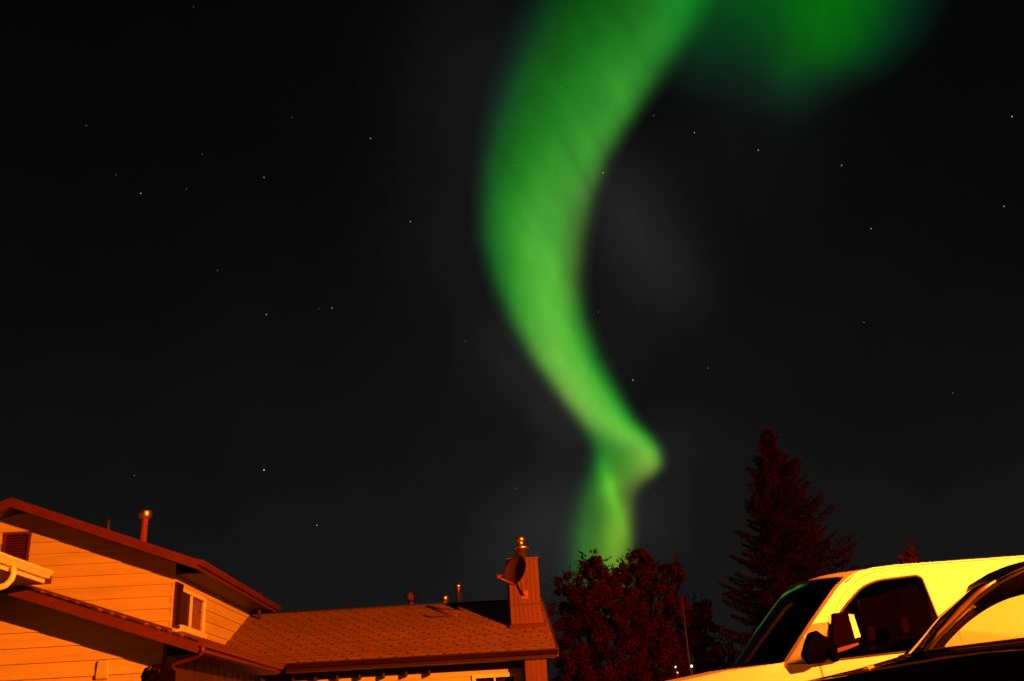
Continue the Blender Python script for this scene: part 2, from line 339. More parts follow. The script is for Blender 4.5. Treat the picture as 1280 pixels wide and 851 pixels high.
    # fade to nothing at the rim
    for j in range(len(ys)-1):
        for i in range(len(xs)-1):
            if not cellon[j, i]: continue
            q = []
            for a, b in ((j+1, i), (j+1, i+1), (j, i+1), (j, i)):
                if vid[a, b] < 0:
                    vid[a, b] = len(verts); verts.append(tuple(EYE+sdir(xs[b], ys[a])*RAD)); k = max(0, min(1, (lum[a, b]-.0009)/.004)); cols.append((*(lin[a, b]*k), 1))
                q.append(vid[a, b])
            faces.append(q)
    me = bpy.data.meshes.new('aurora'); me.from_pydata(verts, [], faces)
    at_ = me.color_attributes.new('glow', 'FLOAT_COLOR', 'POINT'); at_.data.foreach_set('color', np.array(cols, dtype=np.float32).ravel())
    me.polygons.foreach_set('use_smooth', [True]*len(faces))
    m = bpy.data.materials.new('aurora_light'); m.use_nodes = True; n = m.node_tree.nodes; l = m.node_tree.links; n.clear()
    av = n.new('ShaderNodeAttribute'); av.attribute_name = 'glow'
    tcx = n.new('ShaderNodeTexCoord'); mp = n.new('ShaderNodeMapping'); l.new(tcx.outputs['Object'], mp.inputs[0]); mp.inputs['Rotation'].default_value = (0, .5, 0); mp.inputs['Scale'].default_value = (.012, .012, .0018)
    nz = n.new('ShaderNodeTexNoise'); nz.inputs['Scale'].default_value = 1; nz.inputs['Detail'].default_value = 4; l.new(mp.outputs[0], nz.inputs[0])
    mr = n.new('ShaderNodeMapRange'); l.new(nz.outputs[0], mr.inputs[0]); mr.inputs['From Min'].default_value = .25; mr.inputs['From Max'].default_value = .75; mr.inputs['To Min'].default_value = .88; mr.inputs['To Max'].default_value = 1.12
    em = n.new('ShaderNodeEmission'); l.new(av.outputs['Color'], em.inputs[0]); l.new(mr.outputs[0], em.inputs[1])
    tr = n.new('ShaderNodeBsdfTransparent'); ad = n.new('ShaderNodeAddShader'); o_ = n.new('ShaderNodeOutputMaterial')
    l.new(em.outputs[0], ad.inputs[0]); l.new(tr.outputs[0], ad.inputs[1]); l.new(ad.outputs[0], o_.inputs[0])
    me.materials.append(m); m.cycles.emission_sampling = 'NONE'
    o = bpy.data.objects.new('aurora', me); COL.objects.link(o)
    tag(o, 'glowing green ribbon of aurora curling down the night sky to the treetops', 'aurora')
build_aurora()

# ------------------------------------------------------------------ stars
STARS = [(176,242,.75),(330,587,1.5),(396,656,.7),(333,393,.9),(415,385,.55),(463,173,.7),(513,277,.65),(330,222,.6),(233,236,.4),(145,219,.35),(108,157,.4),(253,193,.35),(365,147,.35),(398,386,.3),(754,216,.9),(868,166,1.1),(948,188,1.1),(1052,207,.6),(1089,286,.9),(1265,146,1.2),(1255,258,.9),(791,475,.9),(885,460,.3),(1191,491,.45),(1080,403,.4),(645,610,.35),(723,133,.4),(702,109,.4),(817,145,.3),(647,207,.4),(168,594,.3),(242,9,.35),(748,390,.35),(582,426,.3),(272,338,.25)]
M['star'] = emit('starlight', (1, .97, .95), 1.0)
M['stard'] = emit('starlight_dim', (.85, .9, 1), .38)
for x, y, b in STARS:
    d = sdir(x, y)*4200; r = 1.9*(.75+.35*min(b, 1.5)); r = r*(1.25 if b > 1.3 else 1)
    mb = MB(); mb.add([(r,0,0),(-r,0,0),(0,r,0),(0,-r,0),(0,0,r),(0,0,-r)], [(0,2,4),(2,1,4),(1,3,4),(3,0,4),(2,0,5),(1,2,5),(3,1,5),(0,3,5)])
    s = mb.build('star', M['star'] if b > .5 else M['stard']); s.location = EYE+d
    if b > 1.3: lb = 'brightest white star, alone low in the sky above the house roofs'
    elif (x, y) == (1265, 146): lb = 'bright white star close to the right edge of the sky, the upper of two'
    elif (x, y) == (1255, 258): lb = 'bright white star close to the right edge of the sky, the lower of two'
    elif (x, y) == (791, 475): lb = 'small white star just right of the narrow middle of the green ribbon'
    elif (x, y) == (754, 216): lb = 'white star on the right rim of the broad green ribbon'
    elif (x, y) == (396, 656): lb = 'lowest small star, just above the long shingled roof'
    elif x in (868, 948): lb = 'one of two bright stars below the gap in the green glow'
    elif 640 < x < 730 and y < 220: lb = 'faint star shining through the broad green ribbon'
    elif x < 640: lb = 'faint pinprick star in the black sky left of the green ribbon'
    else: lb = 'faint pinprick star in the black sky right of the green ribbon'
    tag(s, lb, 'star', 'stars in the night sky')

# ------------------------------------------------------------------ street lamp that lights the scene (outside the frame)
def street_lamp(x, y, z, watts):
    b = gz(x, y)-.02
    t = thing('street_lamp', 'tall grey street lamp with a glowing orange head by the driveway', 'street lamp', (x+1.6, y-.4, b))
    MB().lathe([(.16, 0), (.16, .25), (.09, .3), (.085, 3), (.06, z-b-.3), (.05, z-b+.35)]).build('pole', M['metal'], t)
    MB().tube([(0, 0, z-b+.2), (-.5, .12, z-b+.42), (-1.1, .28, z-b+.36), (-1.5, .38, z-b+.28)], .035).build('arm', M['metal'], t)
    MB().lathe([(.02, .34), (.12, .30), (.19, .2), (.2, .17)], (-1.6, .4, z-b)).build('lamp_head', M['metal'], t)
    ld = bpy.data.lights.new('sodium_light', 'POINT'); ld.energy = watts; ld.color = (1, .165, .0085); ld.shadow_soft_size = .14
    lo = bpy.data.objects.new('sodium_light', ld); COL.objects.link(lo); lo.parent = t; lo.location = (-1.6, .4, z-b)
street_lamp(18, .5, 7.8, 150000)
def added_flood_lamp(x, y, z, aim, watts):  # lamp out of view, added to make the van brighter
    t = thing('added_flood_lamp', 'unseen flood lamp added on a pole to brighten the parked van', 'flood lamp', (x, y, gz(x, y)-.02))
    MB().lathe([(.07, 0), (.07, .1), (.04, .14), (.035, z-.1)]).build('pole', M['metal'], t)
    MB().lathe([(.05, -.14), (.12, -.02), (.13, .0), (.11, -.005)], (0, 0, z), 20, (Vector(aim)-Vector((x, y, z))).to_track_quat('Z', 'Y').to_matrix()).build('lamp_head', M['metal'], t)
    ld = bpy.data.lights.new('added_flood_light', 'SPOT'); ld.energy = watts; ld.color = (1, .165, .0085); ld.shadow_soft_size = .06; ld.spot_size = R_(45); ld.spot_blend = .4
    lo = bpy.data.objects.new('added_flood_light', ld); COL.objects.link(lo); lo.parent = t
    lo.location = Vector((0, 0, z))+(Vector(aim)-Vector((x, y, z))).normalized()*.06
    lo.rotation_euler = (Vector(aim)-Vector((x, y, z))).to_track_quat('-Z', 'Y').to_euler()
added_flood_lamp(2.8, -2.6, 1.7, (6.9, 9.6, 1.3), 19000)

# ================================================================== HOUSE (own frame, turned 3 degrees)
HY = 3
house = thing('house', 'split level house with cream lap siding, brown fascias and shingled roofs', 'house', (0, 0, -.29), R_(HY))
house.location = axes(HY)[1]*22 + axes(HY)[0]*-4 + Vector((0, 0, -.29)); HO = Vector((-4, 22, -.29))
def H(u, v, z): return Vector((u, v, z)) - HO
def hpart(mb, name, m, parent=None, label=None, bevel=0, **k):
    mb.v = [tuple(Vector(p)-HO) for p in mb.v]
    return mb.build(name, m, parent or house, label, bevel, **k)

def clip(poly, z0, z1):
    def half(P, s, c):
        out = []
        for i in range(len(P)):
            a, b = P[i], P[(i+1) % len(P)]; da, db_ = s*(a[1]-c), s*(b[1]-c)
            if da >= 0: out.append(a)
            if (da >= 0) != (db_ >= 0): t = da/(da-db_); out.append((a[0]+t*(b[0]-a[0]), a[1]+t*(b[1]-a[1])))
        return out
    P = half(poly, 1, z0); return half(P, -1, z1) if len(P) > 2 else []
def lap_wall(polys, place, h=.265, zb=-.3, lap=.03):
    """horizontal lap boards; polys are convex (a, z) outlines, place(a, z, out) gives the point"""
    mb = MB()
    for poly in polys:
        z = zb
        while z < max(p[1] for p in poly):
            P = clip(poly, z, z+h)
            if len(P) > 2:
                pts = [place(a, zz, .003+lap*(1-(zz-z)/h)) for a, zz in P]; mb.add(pts, [tuple(range(len(pts)))])
                lo = [a for a, zz in P if abs(zz-z) < 1e-5]
                if len(lo) >= 2:
                    a0, a1 = min(lo), max(lo); mb.add([place(a0, z, .003), place(a1, z, .003), place(a1, z, .003+lap), place(a0, z, .003+lap)], [(0, 1, 2, 3)])
            z += h
    return mb

EU, EVv = Vector((1, 0, 0)), Vector((0, 1, 0))
# --- upper storey: front gable wall v=22, corner u=-6.68, ridge about u=-11
UZ0, US = 4.33, .375          # roof top surface: z = UZ0 + US*(-6.02-u)
UE, UR, UVF, UVB = -6.02, -10.18, 21.4, 30.3
def uz(u): return UZ0 + US*(UE-u) if u > UR else UZ0+US*(UE-UR)-US*(UR-u)
ua = UE; ub = 2*UR-UE
vent = (-10.5, -9.93, 4.5, 5.22)
def fr(v): return lambda a, z, o: Vector((a, v-o, z))
topw = lambda a: uz(a)-.12
wl = [[(-15.3, -.3), (vent[0], -.3), (vent[0], topw(vent[0])), (UR, topw(UR)), (-15.3, topw(-15.3))],
      [(vent[0], -.3), (vent[1], -.3), (vent[1], vent[2]), (vent[0], vent[2])],
      [(vent[0], vent[3]), (vent[1], vent[3]), (vent[1], topw(vent[1])), (vent[0], topw(vent[0]))],
      [(vent[1], -.3), (-6.68, -.3), (-6.68, topw(-6.68)), (vent[1], topw(vent[1]))]]
gw = hpart(lap_wall(wl, fr(22)), 'gable_wall', M['siding'], recalc=False)
# side wall with window
wv0, wv1, wz0, wz1 = 22.50, 24.52, 3.12, 3.92
def sd(u): return lambda a, z, o: Vector((u+o, a, z))
zt = uz(-6.68)-.12
hpart(lap_wall([[(22, -.3), (wv0, -.3), (wv0, zt), (22, zt)], [(wv1, -.3), (UVB-.5, -.3), (UVB-.5, zt), (wv1, zt)],
          [(wv0, -.3), (wv1, -.3), (wv1, wz0), (wv0, wz0)], [(wv0, wz1), (wv1, wz1), (wv1, zt), (wv0, zt)]], sd(-6.68)), 'side_wall', M['siding'], recalc=False)
hpart(MB().box((-6.70, 21.972, 2.9), (-6.652, 21.998, zt)), 'corner_trim', M['siding'])
# back & left walls
hpart(MB().box((-15.3, UVB-.6, -.3), (-6.72, UVB-.5, zt)).box((-15.3, 22.06, -.3), (-15.2, UVB-.61, zt)), 'rear_wall', M['siding'])
# window
wf = hpart(MB().box((-6.70, wv0+.02, wz0-.02), (-6.625, wv0+.06, wz1-.085)).box((-6.70, wv1-.10, wz0-.02), (-6.61, wv1, wz1)).box((-6.70, wv0+.07, wz1-.085), (-6.61, wv1-.10, wz1)), 'window', M['trim'], bevel=.006)
hpart(MB().box((-6.70, wv0-.05, wz0-.16), (-6.56, wv1+.04, wz0-.02)), 'sill', M['trim'], wf, bevel=.008)
hpart(MB().box((-6.69, 23.30, wz0-.02), (-6.615, 23.355, wz1-.085)), 'mullion', M['trim'], wf)
hpart(MB().box((-6.667, wv0+.07, wz0-.02), (-6.66, 23.30, wz1-.085)), 'screen', M['screen'], wf)
hpart(MB().box((-6.655, 23.355, wz0-.02), (-6.651, wv1-.10, wz1-.085)), 'pane', M['pane'], wf)
cb = MB(); k = 40; vs = []
for i in range(k+1):
    v = 23.36+(wv1-.11-23.36)*i/k; o_ = -6.70-.02*math.sin(i*1.35)-.012*math.sin(i*3.1+1); vs += [(o_, v, wz0), (o_, v, wz1-.1)]
cb.add(vs, [(2*i, 2*i+2, 2*i+3, 2*i+1) for i in range(k)], True); hpart(cb, 'curtain', M['curtain'], wf, recalc=False)
hpart(MB().box((-6.86, wv0, wz0-.1), (-6.85, wv1, wz1)), 'room_backing', M['inner'], wf)
# shutter on the corner side of the window
sh = MB().box((-6.645, 22.01, 3.02), (-6.60, 22.06, 3.98)).box((-6.645, 22.46, 3.02), (-6.60, 22.51, 3.98)).box((-6.645, 22.06, 3.93), (-6.60, 22.46, 3.98)).box((-6.645, 22.06, 3.02), (-6.60, 22.46, 3.07)).box((-6.645, 22.06, 3.07), (-6.635, 22.46, 3.93))
for i in range(21):
    z = 3.09+i*.0395; sh.add([(-6.632, 22.06, z+.03), (-6.632, 22.46, z+.03), (-6.607, 22.46, z), (-6.607, 22.06, z)], [(0, 1, 2, 3)])
hpart(sh, 'shutter', M['brownd'], recalc=False)
# gable vent louvres
gv = MB(); a, b, c, d = vent
gv.box((a-.02, 21.96, c-.02), (a+.035, 22.02, d+.03)).box((b-.035, 21.96, c-.02), (b+.02, 22.02, d+.03)).box((a+.035, 21.96, c-.02), (b-.035, 22.02, c+.03)).box((a+.035, 21.96, d-.03), (b-.035, 22.02, d+.03))
vnt = hpart(gv, 'gable_vent', M['brown'])
lv = MB(); nl = 11
for i in range(nl):
    z = c+.04+i*(d-c-.08)/nl; lv.add([(a+.035, 21.965, z), (b-.035, 21.965, z), (b-.035, 22.03, z+.05), (a+.035, 22.03, z+.05)], [(0, 1, 2, 3)])
hpart(lv, 'louvres', M['brown'], vnt, recalc=False)
hpart(MB().box((a, 22.06, c), (b, 22.07, d)), 'vent_backing', M['inner'], vnt)
# trim board beside the vent
hpart(MB().box((vent[0]-.30, 21.962, 4.3), (vent[0]-.22, 21.99, 5.16)), 'trim_board', M['trim'])

def slab(p0, p1, p2, p3, th):   # top quad, thickness downwards
    lo = [Vector(p)-Vector((0, 0, th)) for p in (p0, p1, p2, p3)]; return MB().hexa(lo, [Vector(p) for p in (p0, p1, p2, p3)])
def roof_part(name, quad, th, ex, ey, m=None, parent=None):
    o = hpart(slab(*quad, th), name, m or M['roof'], parent); planar_uv(o, Vector(quad[0])-HO, Vector(ex).normalized(), Vector(ey).normalized()); return o
ur = roof_part('upper_roof', [(UE, UVF, uz(UE)), (UE, UVB, uz(UE)), (UR, UVB, uz(UR)), (UR, UVF, uz(UR))], .05, (0, 1, 0), (-1, 0, US))
roof_part('upper_roof', [(UR, UVF, uz(UR)), (UR, UVB, uz(UR)), (ub, UVB, uz(ub)), (ub, UVF, uz(ub))], .05, (0, 1, 0), (1, 0, US))
def rake(v, u0, u1, fz, h, th, parent=None, name='rake_board', m=None):
    z0, z1 = fz(u0), fz(u1)
    mb = MB().hexa([(u0, v-th, z0-h), (u1, v-th, z1-h), (u1, v, z1-h), (u0, v, z0-h)], [(u0, v-th, z0), (u1, v-th, z1), (u1, v, z1), (u0, v, z0)])
    return hpart(mb, name, m or M['brown'], parent)
rf = lambda u: uz(u)-.052+.04
rake(UVF, UR, UE+.0, lambda u: uz(u)+.012, .21, .035)
rake(UVF, ub, UR, lambda u: uz(u)+.012, .21, .035)
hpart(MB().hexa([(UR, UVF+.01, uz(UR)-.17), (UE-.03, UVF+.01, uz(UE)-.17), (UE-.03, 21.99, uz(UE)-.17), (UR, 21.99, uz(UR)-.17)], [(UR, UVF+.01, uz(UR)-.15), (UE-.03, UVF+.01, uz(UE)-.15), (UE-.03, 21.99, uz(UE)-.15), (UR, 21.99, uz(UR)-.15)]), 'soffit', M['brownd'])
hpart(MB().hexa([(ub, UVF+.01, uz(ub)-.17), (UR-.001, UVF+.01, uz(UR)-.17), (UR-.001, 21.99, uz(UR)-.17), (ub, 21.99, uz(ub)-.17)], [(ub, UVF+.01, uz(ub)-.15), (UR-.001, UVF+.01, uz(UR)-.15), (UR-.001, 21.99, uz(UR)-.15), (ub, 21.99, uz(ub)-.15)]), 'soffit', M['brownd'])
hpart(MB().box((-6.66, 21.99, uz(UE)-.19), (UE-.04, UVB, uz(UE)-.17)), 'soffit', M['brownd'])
def gutter(line, out, name, m, parent=None, w=.11, h=.11):
    """k-style gutter: section swept along a straight line; out = horizontal outward direction"""
    p0, p1 = Vector(line[0]), Vector(line[1]); o = Vector(out); Z = Vector((0, 0, 1))
    sec = [(0, 0), (0, -h), (w*.55, -h), (w*.75, -h*.62), (w, -h*.28), (w, 0), (w-.012, 0), (w-.012, -.015), (w*.7, -h*.6), (w*.5, -h+.008), (.008, -h+.008), (.008, 0)]
    mb = MB(); n = len(sec); vs = [p+o*a+Z*b for p in (p0, p1) for a, b in sec]
    mb.add(vs, [(i, (i+1) % n, n+(i+1) % n, n+i) for i in range(n)]+[(0, 1, 2, 3, 4, 5)[::-1], (n, n+1, n+2, n+3, n+4, n+5)])
    return hpart(mb, name, m, parent)
gutter([(UE+.002, UVF-.03, uz(UE)+.0), (UE+.002, UVB, uz(UE)+.0)], (1, 0, 0), 'gutter', M['brown'])
hpart(MB().box((UE-.03, UVF, uz(UE)-.19), (UE-.002, UVB, uz(UE)-.055)), 'fascia', M['brown'])

# --- lower gable wing: wall v=18.05, eave u=-4.85, slope .342
LE, LR, LVF = -4.83, -10.9, 17.45
LZ = 2.30; LS = .345
def lz(u): return LZ+LS*(LE-u) if u > LR else LZ+LS*(LE-LR)-LS*(LR-u)
lb = 2*LR-LE
hpart(lap_wall([[(-16.2, -.3), (-5.52, -.3), (-5.52, lz(-5.52)-.12), (LR, lz(LR)-.12), (-16.2, lz(-16.2)-.12)]], fr(18.05)), 'garage_wall', M['siding'], recalc=False)
hpart(MB().box((-5.56, 18.0, -.3), (-5.49, 18.09, lz(-5.52)-.16)), 'corner_trim', M['brown'])
# right facing side wall, brown boards
bw = MB()
for i in range(26):
    v = 18.10+i*.30; bw.box((-5.56, v, -.3), (-5.50-(.012 if i % 2 else 0), v+.29, 2.3))
hpart(bw, 'porch_wall', M['brownd'])
VQ = 29.4
roof_part('lower_roof', [(LE, LVF, lz(LE)), (LE, 25.0, lz(LE)), (-6.67, 26.75, lz(-6.67)), (-6.67, LVF, lz(-6.67))], .05, (0, 1, 0), (-1, 0, LS))
roof_part('lower_roof', [(-6.671, LVF, lz(-6.67)), (-6.671, 21.97, lz(-6.67)), (LR, 21.97, lz(LR)), (LR, LVF, lz(LR))], .05, (0, 1, 0), (-1, 0, LS))
roof_part('lower_roof', [(LR-.001, LVF, lz(LR)), (LR-.001, 21.97, lz(LR)), (lb, 21.97, lz(lb)), (lb, LVF, lz(lb))], .05, (0, 1, 0), (1, 0, LS))
rake(LVF, LR, LE+.03, lambda u: lz(u)-.062, .178, .04)
rake(LVF, lb, LR, lambda u: lz(u)-.062, .178, .04)
rake(LVF+.02, LR, LE+.02, lambda u: lz(u)-.018, .043, .02, name='drip_edge', m=M['gutterd'])
hpart(MB().hexa([(LR, LVF+.01, lz(LR)-.20), (LE-.03, LVF+.01, lz(LE)-.20), (LE-.03, 18.03, lz(LE)-.20), (LR, 18.03, lz(LR)-.20)], [(LR, LVF+.01, lz(LR)-.18), (LE-.03, LVF+.01, lz(LE)-.18), (LE-.03, 18.03, lz(LE)-.18), (LR, 18.03, lz(LR)-.18)]), 'soffit', M['brownd'])
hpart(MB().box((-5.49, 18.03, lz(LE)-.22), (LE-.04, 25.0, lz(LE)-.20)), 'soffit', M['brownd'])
hpart(MB().box((LE-.03, LVF+.01, lz(LE)-.2), (LE-.002, 24.98, lz(LE)-.055)), 'fascia', M['brown'])
gutter([(LE+.002, LVF+.02, lz(LE)-.005), (LE+.002, 24.9, lz(LE)-.005)], (1, 0, 0), 'gutter', M['brown'], w=.12, h=.12)
# downspout from the gutter end back to the wall corner
hpart(MB().tube([(LE+.06, 17.62, lz(LE)-.12), (LE+.06, 17.63, lz(LE)-.2), (LE-.02, 17.70, lz(LE)-.27), (-5.3, 17.9, lz(LE)-.36), (-5.42, 17.93, lz(LE)-.42), (-5.44, 17.93, lz(LE)-.55), (-5.44, 17.93, 0), (-5.40, 17.75, -.12)], .04, 8), 'downspout', M['brown'])
# step flashing where the lower roof meets the gable wall
hpart(MB().hexa([(LR, 21.93, lz(LR)+.001), (-6.62, 21.93, lz(-6.62)+.001), (-6.62, 21.95, lz(-6.62)+.001), (LR, 21.95, lz(LR)+.001)], [(LR, 21.93, lz(LR)+.05), (-6.62, 21.93, lz(-6.62)+.05), (-6.62, 21.95, lz(-6.62)+.05), (LR, 21.95, lz(LR)+.05)]), 'flashing', M['brown'])
# dryer vent hood on the garage wall
pv = at(128, 833, 18.0, HY)
dv = MB().hexa([(pv.x-.11, 17.985, pv.z-.19), (pv.x+.11, 17.985, pv.z-.19), (pv.x+.11, 18.03, pv.z-.22), (pv.x-.11, 18.03, pv.z-.22)], [(pv.x-.09, 17.99, pv.z+.1), (pv.x+.09, 17.99, pv.z+.1), (pv.x+.09, 18.03, pv.z+.12), (pv.x-.09, 18.03, pv.z+.12)])
hpart(dv, 'wall_vent_hood', M['siding'], bevel=.015)

# --- right wing: eave v=25, z 2.24, ridge v=29.4
RE, RVR, RS, RZ = 25.0, 29.5, .385, 2.33
RX1 = 1.97
def rz(v): return RZ+RS*(v-RE) if v < RVR else RZ+RS*(RVR-RE)-RS*(v-RVR)
roof_part('long_roof', [(LE, RE, rz(RE)), (RX1, RE, rz(RE)), (RX1, RVR, rz(RVR)), (-6.67, RVR, rz(RVR))], .05, (1, 0, 0), (0, 1, RS))
o = hpart(MB().add([(LE-.001, RE, rz(RE)), (-6.67, RVR, rz(RVR)), (-6.67, 26.72, rz(26.72)), (LE-.001, RE, rz(RE)-.05), (-6.67, RVR, rz(RVR)-.05), (-6.67, 26.72, rz(26.72)-.05)], [(0, 1, 2), (5, 4, 3), (0, 2, 5, 3)]), 'long_roof', M['roof'])
planar_uv(o, Vector((LE, RE, rz(RE)))-HO, Vector((1, 0, 0)), Vector((0, 1, RS)).normalized())
roof_part('long_roof', [(-6.67, RVR+.001, rz(RVR)), (RX1, RVR+.001, rz(RVR)), (RX1, 34, rz(34)), (-6.67, 34, rz(34))], .05, (1, 0, 0), (0, -1, RS))
hpart(MB().tube([(-6.6, RVR, rz(RVR)+.0), (RX1, RVR, rz(RVR)+.0)], .035, 8), 'ridge_cap', M['roof'])
hpart(MB().box((LE+.12, RE+.0, rz(RE)-.2), (RX1-.01, RE+.03, rz(RE)-.052)), 'fascia', M['gutterd'])
gutter([(LE+.12, RE-.002, rz(RE)-.01), (RX1+.02, RE-.002, rz(RE)-.01)], (0, -1, 0), 'gutter', M['gutterd'], w=.12, h=.12)
hpart(MB().box((LE+.1, RE+.03, rz(RE)-.22), (RX1-.02, 25.78, rz(RE)-.2)), 'soffit', M['brownd'])
# gable end rake of the right wing
hpart(MB().hexa([(RX1, RE, rz(RE)-.2), (RX1+.035, RE, rz(RE)-.2), (RX1+.035, RVR, rz(RVR)-.2), (RX1, RVR, rz(RVR)-.2)], [(RX1, RE, rz(RE)+.012), (RX1+.035, RE, rz(RE)+.012), (RX1+.035, RVR, rz(RVR)+.012), (RX1, RVR, rz(RVR)+.012)]), 'rake_board', M['brown'])
# front wall with window opening
fw0, fw1, fz0, fz1 = -.12, .92, .9, 1.80
hpart(lap_wall([[(-5.48, -.3), (fw0, -.3), (fw0, rz(RE)-.21), (-5.48, rz(RE)-.21)], [(fw1, -.3), (1.15, -.3), (1.15, rz(RE)-.21), (fw1, rz(RE)-.21)], [(fw0, -.3), (fw1, -.3), (fw1, fz0), (fw0, fz0)], [(fw0, fz1), (fw1, fz1), (fw1, rz(RE)-.21), (fw0, rz(RE)-.21)]], fr(25.8)), 'front_wall', M['siding'], recalc=False)
w2 = hpart(MB().box((fw0-.05, 25.73, fz0-.05), (fw0+.04, 25.83, fz1+.05)).box((fw1-.04, 25.73, fz0-.05), (fw1+.05, 25.83, fz1+.05)).box((fw0+.04, 25.73, fz1-.04), (fw1-.04, 25.83, fz1+.05)).box((fw0+.04, 25.73, fz0-.05), (fw1-.04, 25.83, fz0+.04)), 'window', M['trim'])
hpart(MB().box(((fw0+fw1)/2-.02, 25.76, fz0+.04), ((fw0+fw1)/2+.02, 25.81, fz1-.04)), 'mullion', M['trim'], w2)
hpart(MB().box((fw0, 25.815, fz0), (fw1, 25.82, fz1)), 'pane', M['pane'], w2)
hpart(MB().box((fw0, 25.9, fz0), (fw1, 25.91, fz1)), 'room_backing', M['inner'], w2)
hpart(MB().box((.98, 25.74, -.25), (1.08, 25.80, 1.86)), 'door_casing', M['trim'])
for x in (367, 395, 422, 450, 480, 508, 537):
    p = at(x, 842, 25.6, HY); hpart(MB().box((p.x-.02, 25.5, rz(RE)-.44), (p.x+.02, 25.728, rz(RE)-.225)), 'rafter_tail', M['brownd'])
hpart(MB().box((-5.47, 25.73, 1.95), (1.14, 25.765, rz(RE)-.222)), 'eave_shade_strip', M['brownd'])  # dark strip put where the eave's shadow covers the wall top
# brown corner bay under the chimney
cbm = MB()
for i in range(4): cbm.box((1.16+i*.135, 25.15, -.3), (1.16+i*.135+.131, 25.28, rz(25.15)-.23))
cbm.box((1.17, 25.29, -.3), (1.69, 26.6, rz(25.15)-.23)); hpart(cbm, 'corner_bay', M['brownv'])
hpart(MB().box((1.2, 26.61, -.3), (1.75, 33.2, rz(25.15)-.1)), 'end_wall', M['siding'])
hpart(MB().add([(1.74, 26.0, rz(26.0)-.06), (1.74, 33.0, rz(33.0)-.06), (1.74, RVR, rz(RVR)-.06)], [(0, 1, 2)]), 'gable_end', M['siding'], recalc=False)

# --- left forward wing: only its eave end shows at the left edge
g0 = at(67, 713, 17.3, HY); LW = g0.x
FWZ = g0.z
def fwz(u): return FWZ+.34*(LW-.12-u)
roof_part('wing_roof', [(LW-.12, 9.0, fwz(LW-.12)), (LW-.12, 17.28, fwz(LW-.12)), (LW-4.5, 17.28, fwz(LW-4.5)), (LW-4.5, 9.0, fwz(LW-4.5))], .05, (0, 1, 0), (-1, 0, .34))
gutter([(LW-.12, 9.0, FWZ-.005), (LW-.12, 17.3, FWZ-.005)], (1, 0, 0), 'gutter', M['gutterw'], w=.12, h=.13)
hpart(MB().box((LW-.15, 9.0, FWZ-.21), (LW-.122, 17.28, FWZ-.055)), 'fascia', M['gutterw'])
hpart(MB().box((LW-.155, 17.285, FWZ-.22), (LW-.02, 17.31, FWZ-.02)), 'end_board', M['brown'])
hpart(MB().box((LW-1.15, 9.0, FWZ-.23), (LW-.155, 17.27, FWZ-.21)), 'soffit', M['brown'])
hpart(MB().hexa([(LW-4.5, 17.285, fwz(LW-4.5)-.22), (LW-.16, 17.285, FWZ-.22), (LW-.16, 17.31, FWZ-.22), (LW-4.5, 17.31, fwz(LW-4.5)-.22)], [(LW-4.5, 17.285, fwz(LW-4.5)), (LW-.16, 17.285, FWZ), (LW-.16, 17.31, FWZ), (LW-4.5, 17.31, fwz(LW-4.5))]), 'rake_board', M['brown'])
hpart(lap_wall([[(9.4, -.3), (17.2, -.3), (17.2, FWZ-.23), (9.4, FWZ-.23)]], sd(LW-1.15)), 'wing_wall', M['brownd'], recalc=False)
# pale downspout elbow: leaves the gutter, curls back towards the wall
D = [at(x, y, dd, HY) for x, y, dd in ((17, 708, 15.9), (17, 716, 15.9), (14, 724, 15.88), (7, 731, 15.85), (-2, 734, 15.8), (-14, 736, 15.8))]
hpart(MB().tube(D, .05, 10), 'downspout', M['gutterw'])

# --- pipes and vents on the roofs
def onroof(x, y, depth): return at(x, y, depth, HY)
def pipe(name, px, ytop, depth, r, zbase, m, cap=None, mcap=None):
    p = onroof(px, ytop, depth)
    if cap:
        prof = cap(p.z)
        o = hpart(MB().lathe([(r*1.5, zbase), (r*1.5, zbase+.12), (r, zbase+.16), (r, p.z-.12)], (p.x, p.y, 0), 14), name, m)
        hpart(MB().lathe(prof, (p.x, p.y, 0), 16), 'cap', mcap or m, o); return o
    return hpart(MB().lathe([(r, zbase), (r, p.z)], (p.x, p.y, 0), 14), name, m)
p = onroof(182, 637, 23.6)
pipe('flue_pipe', 182, 637, 23.6, .085, uz(p.x)-.1, M['rust'], lambda z: [(.07, z-.24), (.10, z-.22), (.155, z-.17), (.155, z-.05), (.14, z-.02), (.02, z)], M['metal'])
p = onroof(136, 648, 25.5); pipe('vent_pipe', 136, 648, 25.5, .045, uz(p.x)-.1, M['dark'])
p = onroof(325, 740, 29.0); pipe('vent_pipe', 325, 740, 29.0, .05, uz(-6.3)-.6, M['dark'])
pipe('roof_vent', 556, 744, 33.3, .08, rz(33.3)-.1, M['rust'], lambda z: [(.06, z-.2), (.12, z-.17), (.12, z-.03), (.1, z), (.0, z+.01)], M['metal'])
pipe('metal_pipe', 572.5, 729, 33.5, .085, rz(33.5)-.1, M['metal'], lambda z: [(.10, z-.16), (.10, z-.0), (.085, z), (.08, z-.05)], M['metal'])
p = onroof(514, 752, 31.2)
o = hpart(MB().lathe([(.07, rz(31.2)-.1), (.07, p.z-.0)], (p.x, p.y, 0), 12), 'turbine_vent', M['brown'])
tb = MB(); zc = p.z+.16
for k in range(14):
    a0 = 2*math.pi*k/14; pts = []
    for j in range(7):
        f = j/6*math.pi; rr = .16*math.sin(f)+.02; zz = zc-.17*math.cos(f); a1 = a0+.5*j/6
        pts += [(p.x+rr*math.cos(a1), p.y+rr*math.sin(a1), zz), (p.x+rr*.86*math.cos(a1+.33), p.y+rr*.86*math.sin(a1+.33), zz)]
    tb.add(pts, [(2*i, 2*i+1, 2*i+3, 2*i+2) for i in range(6)])
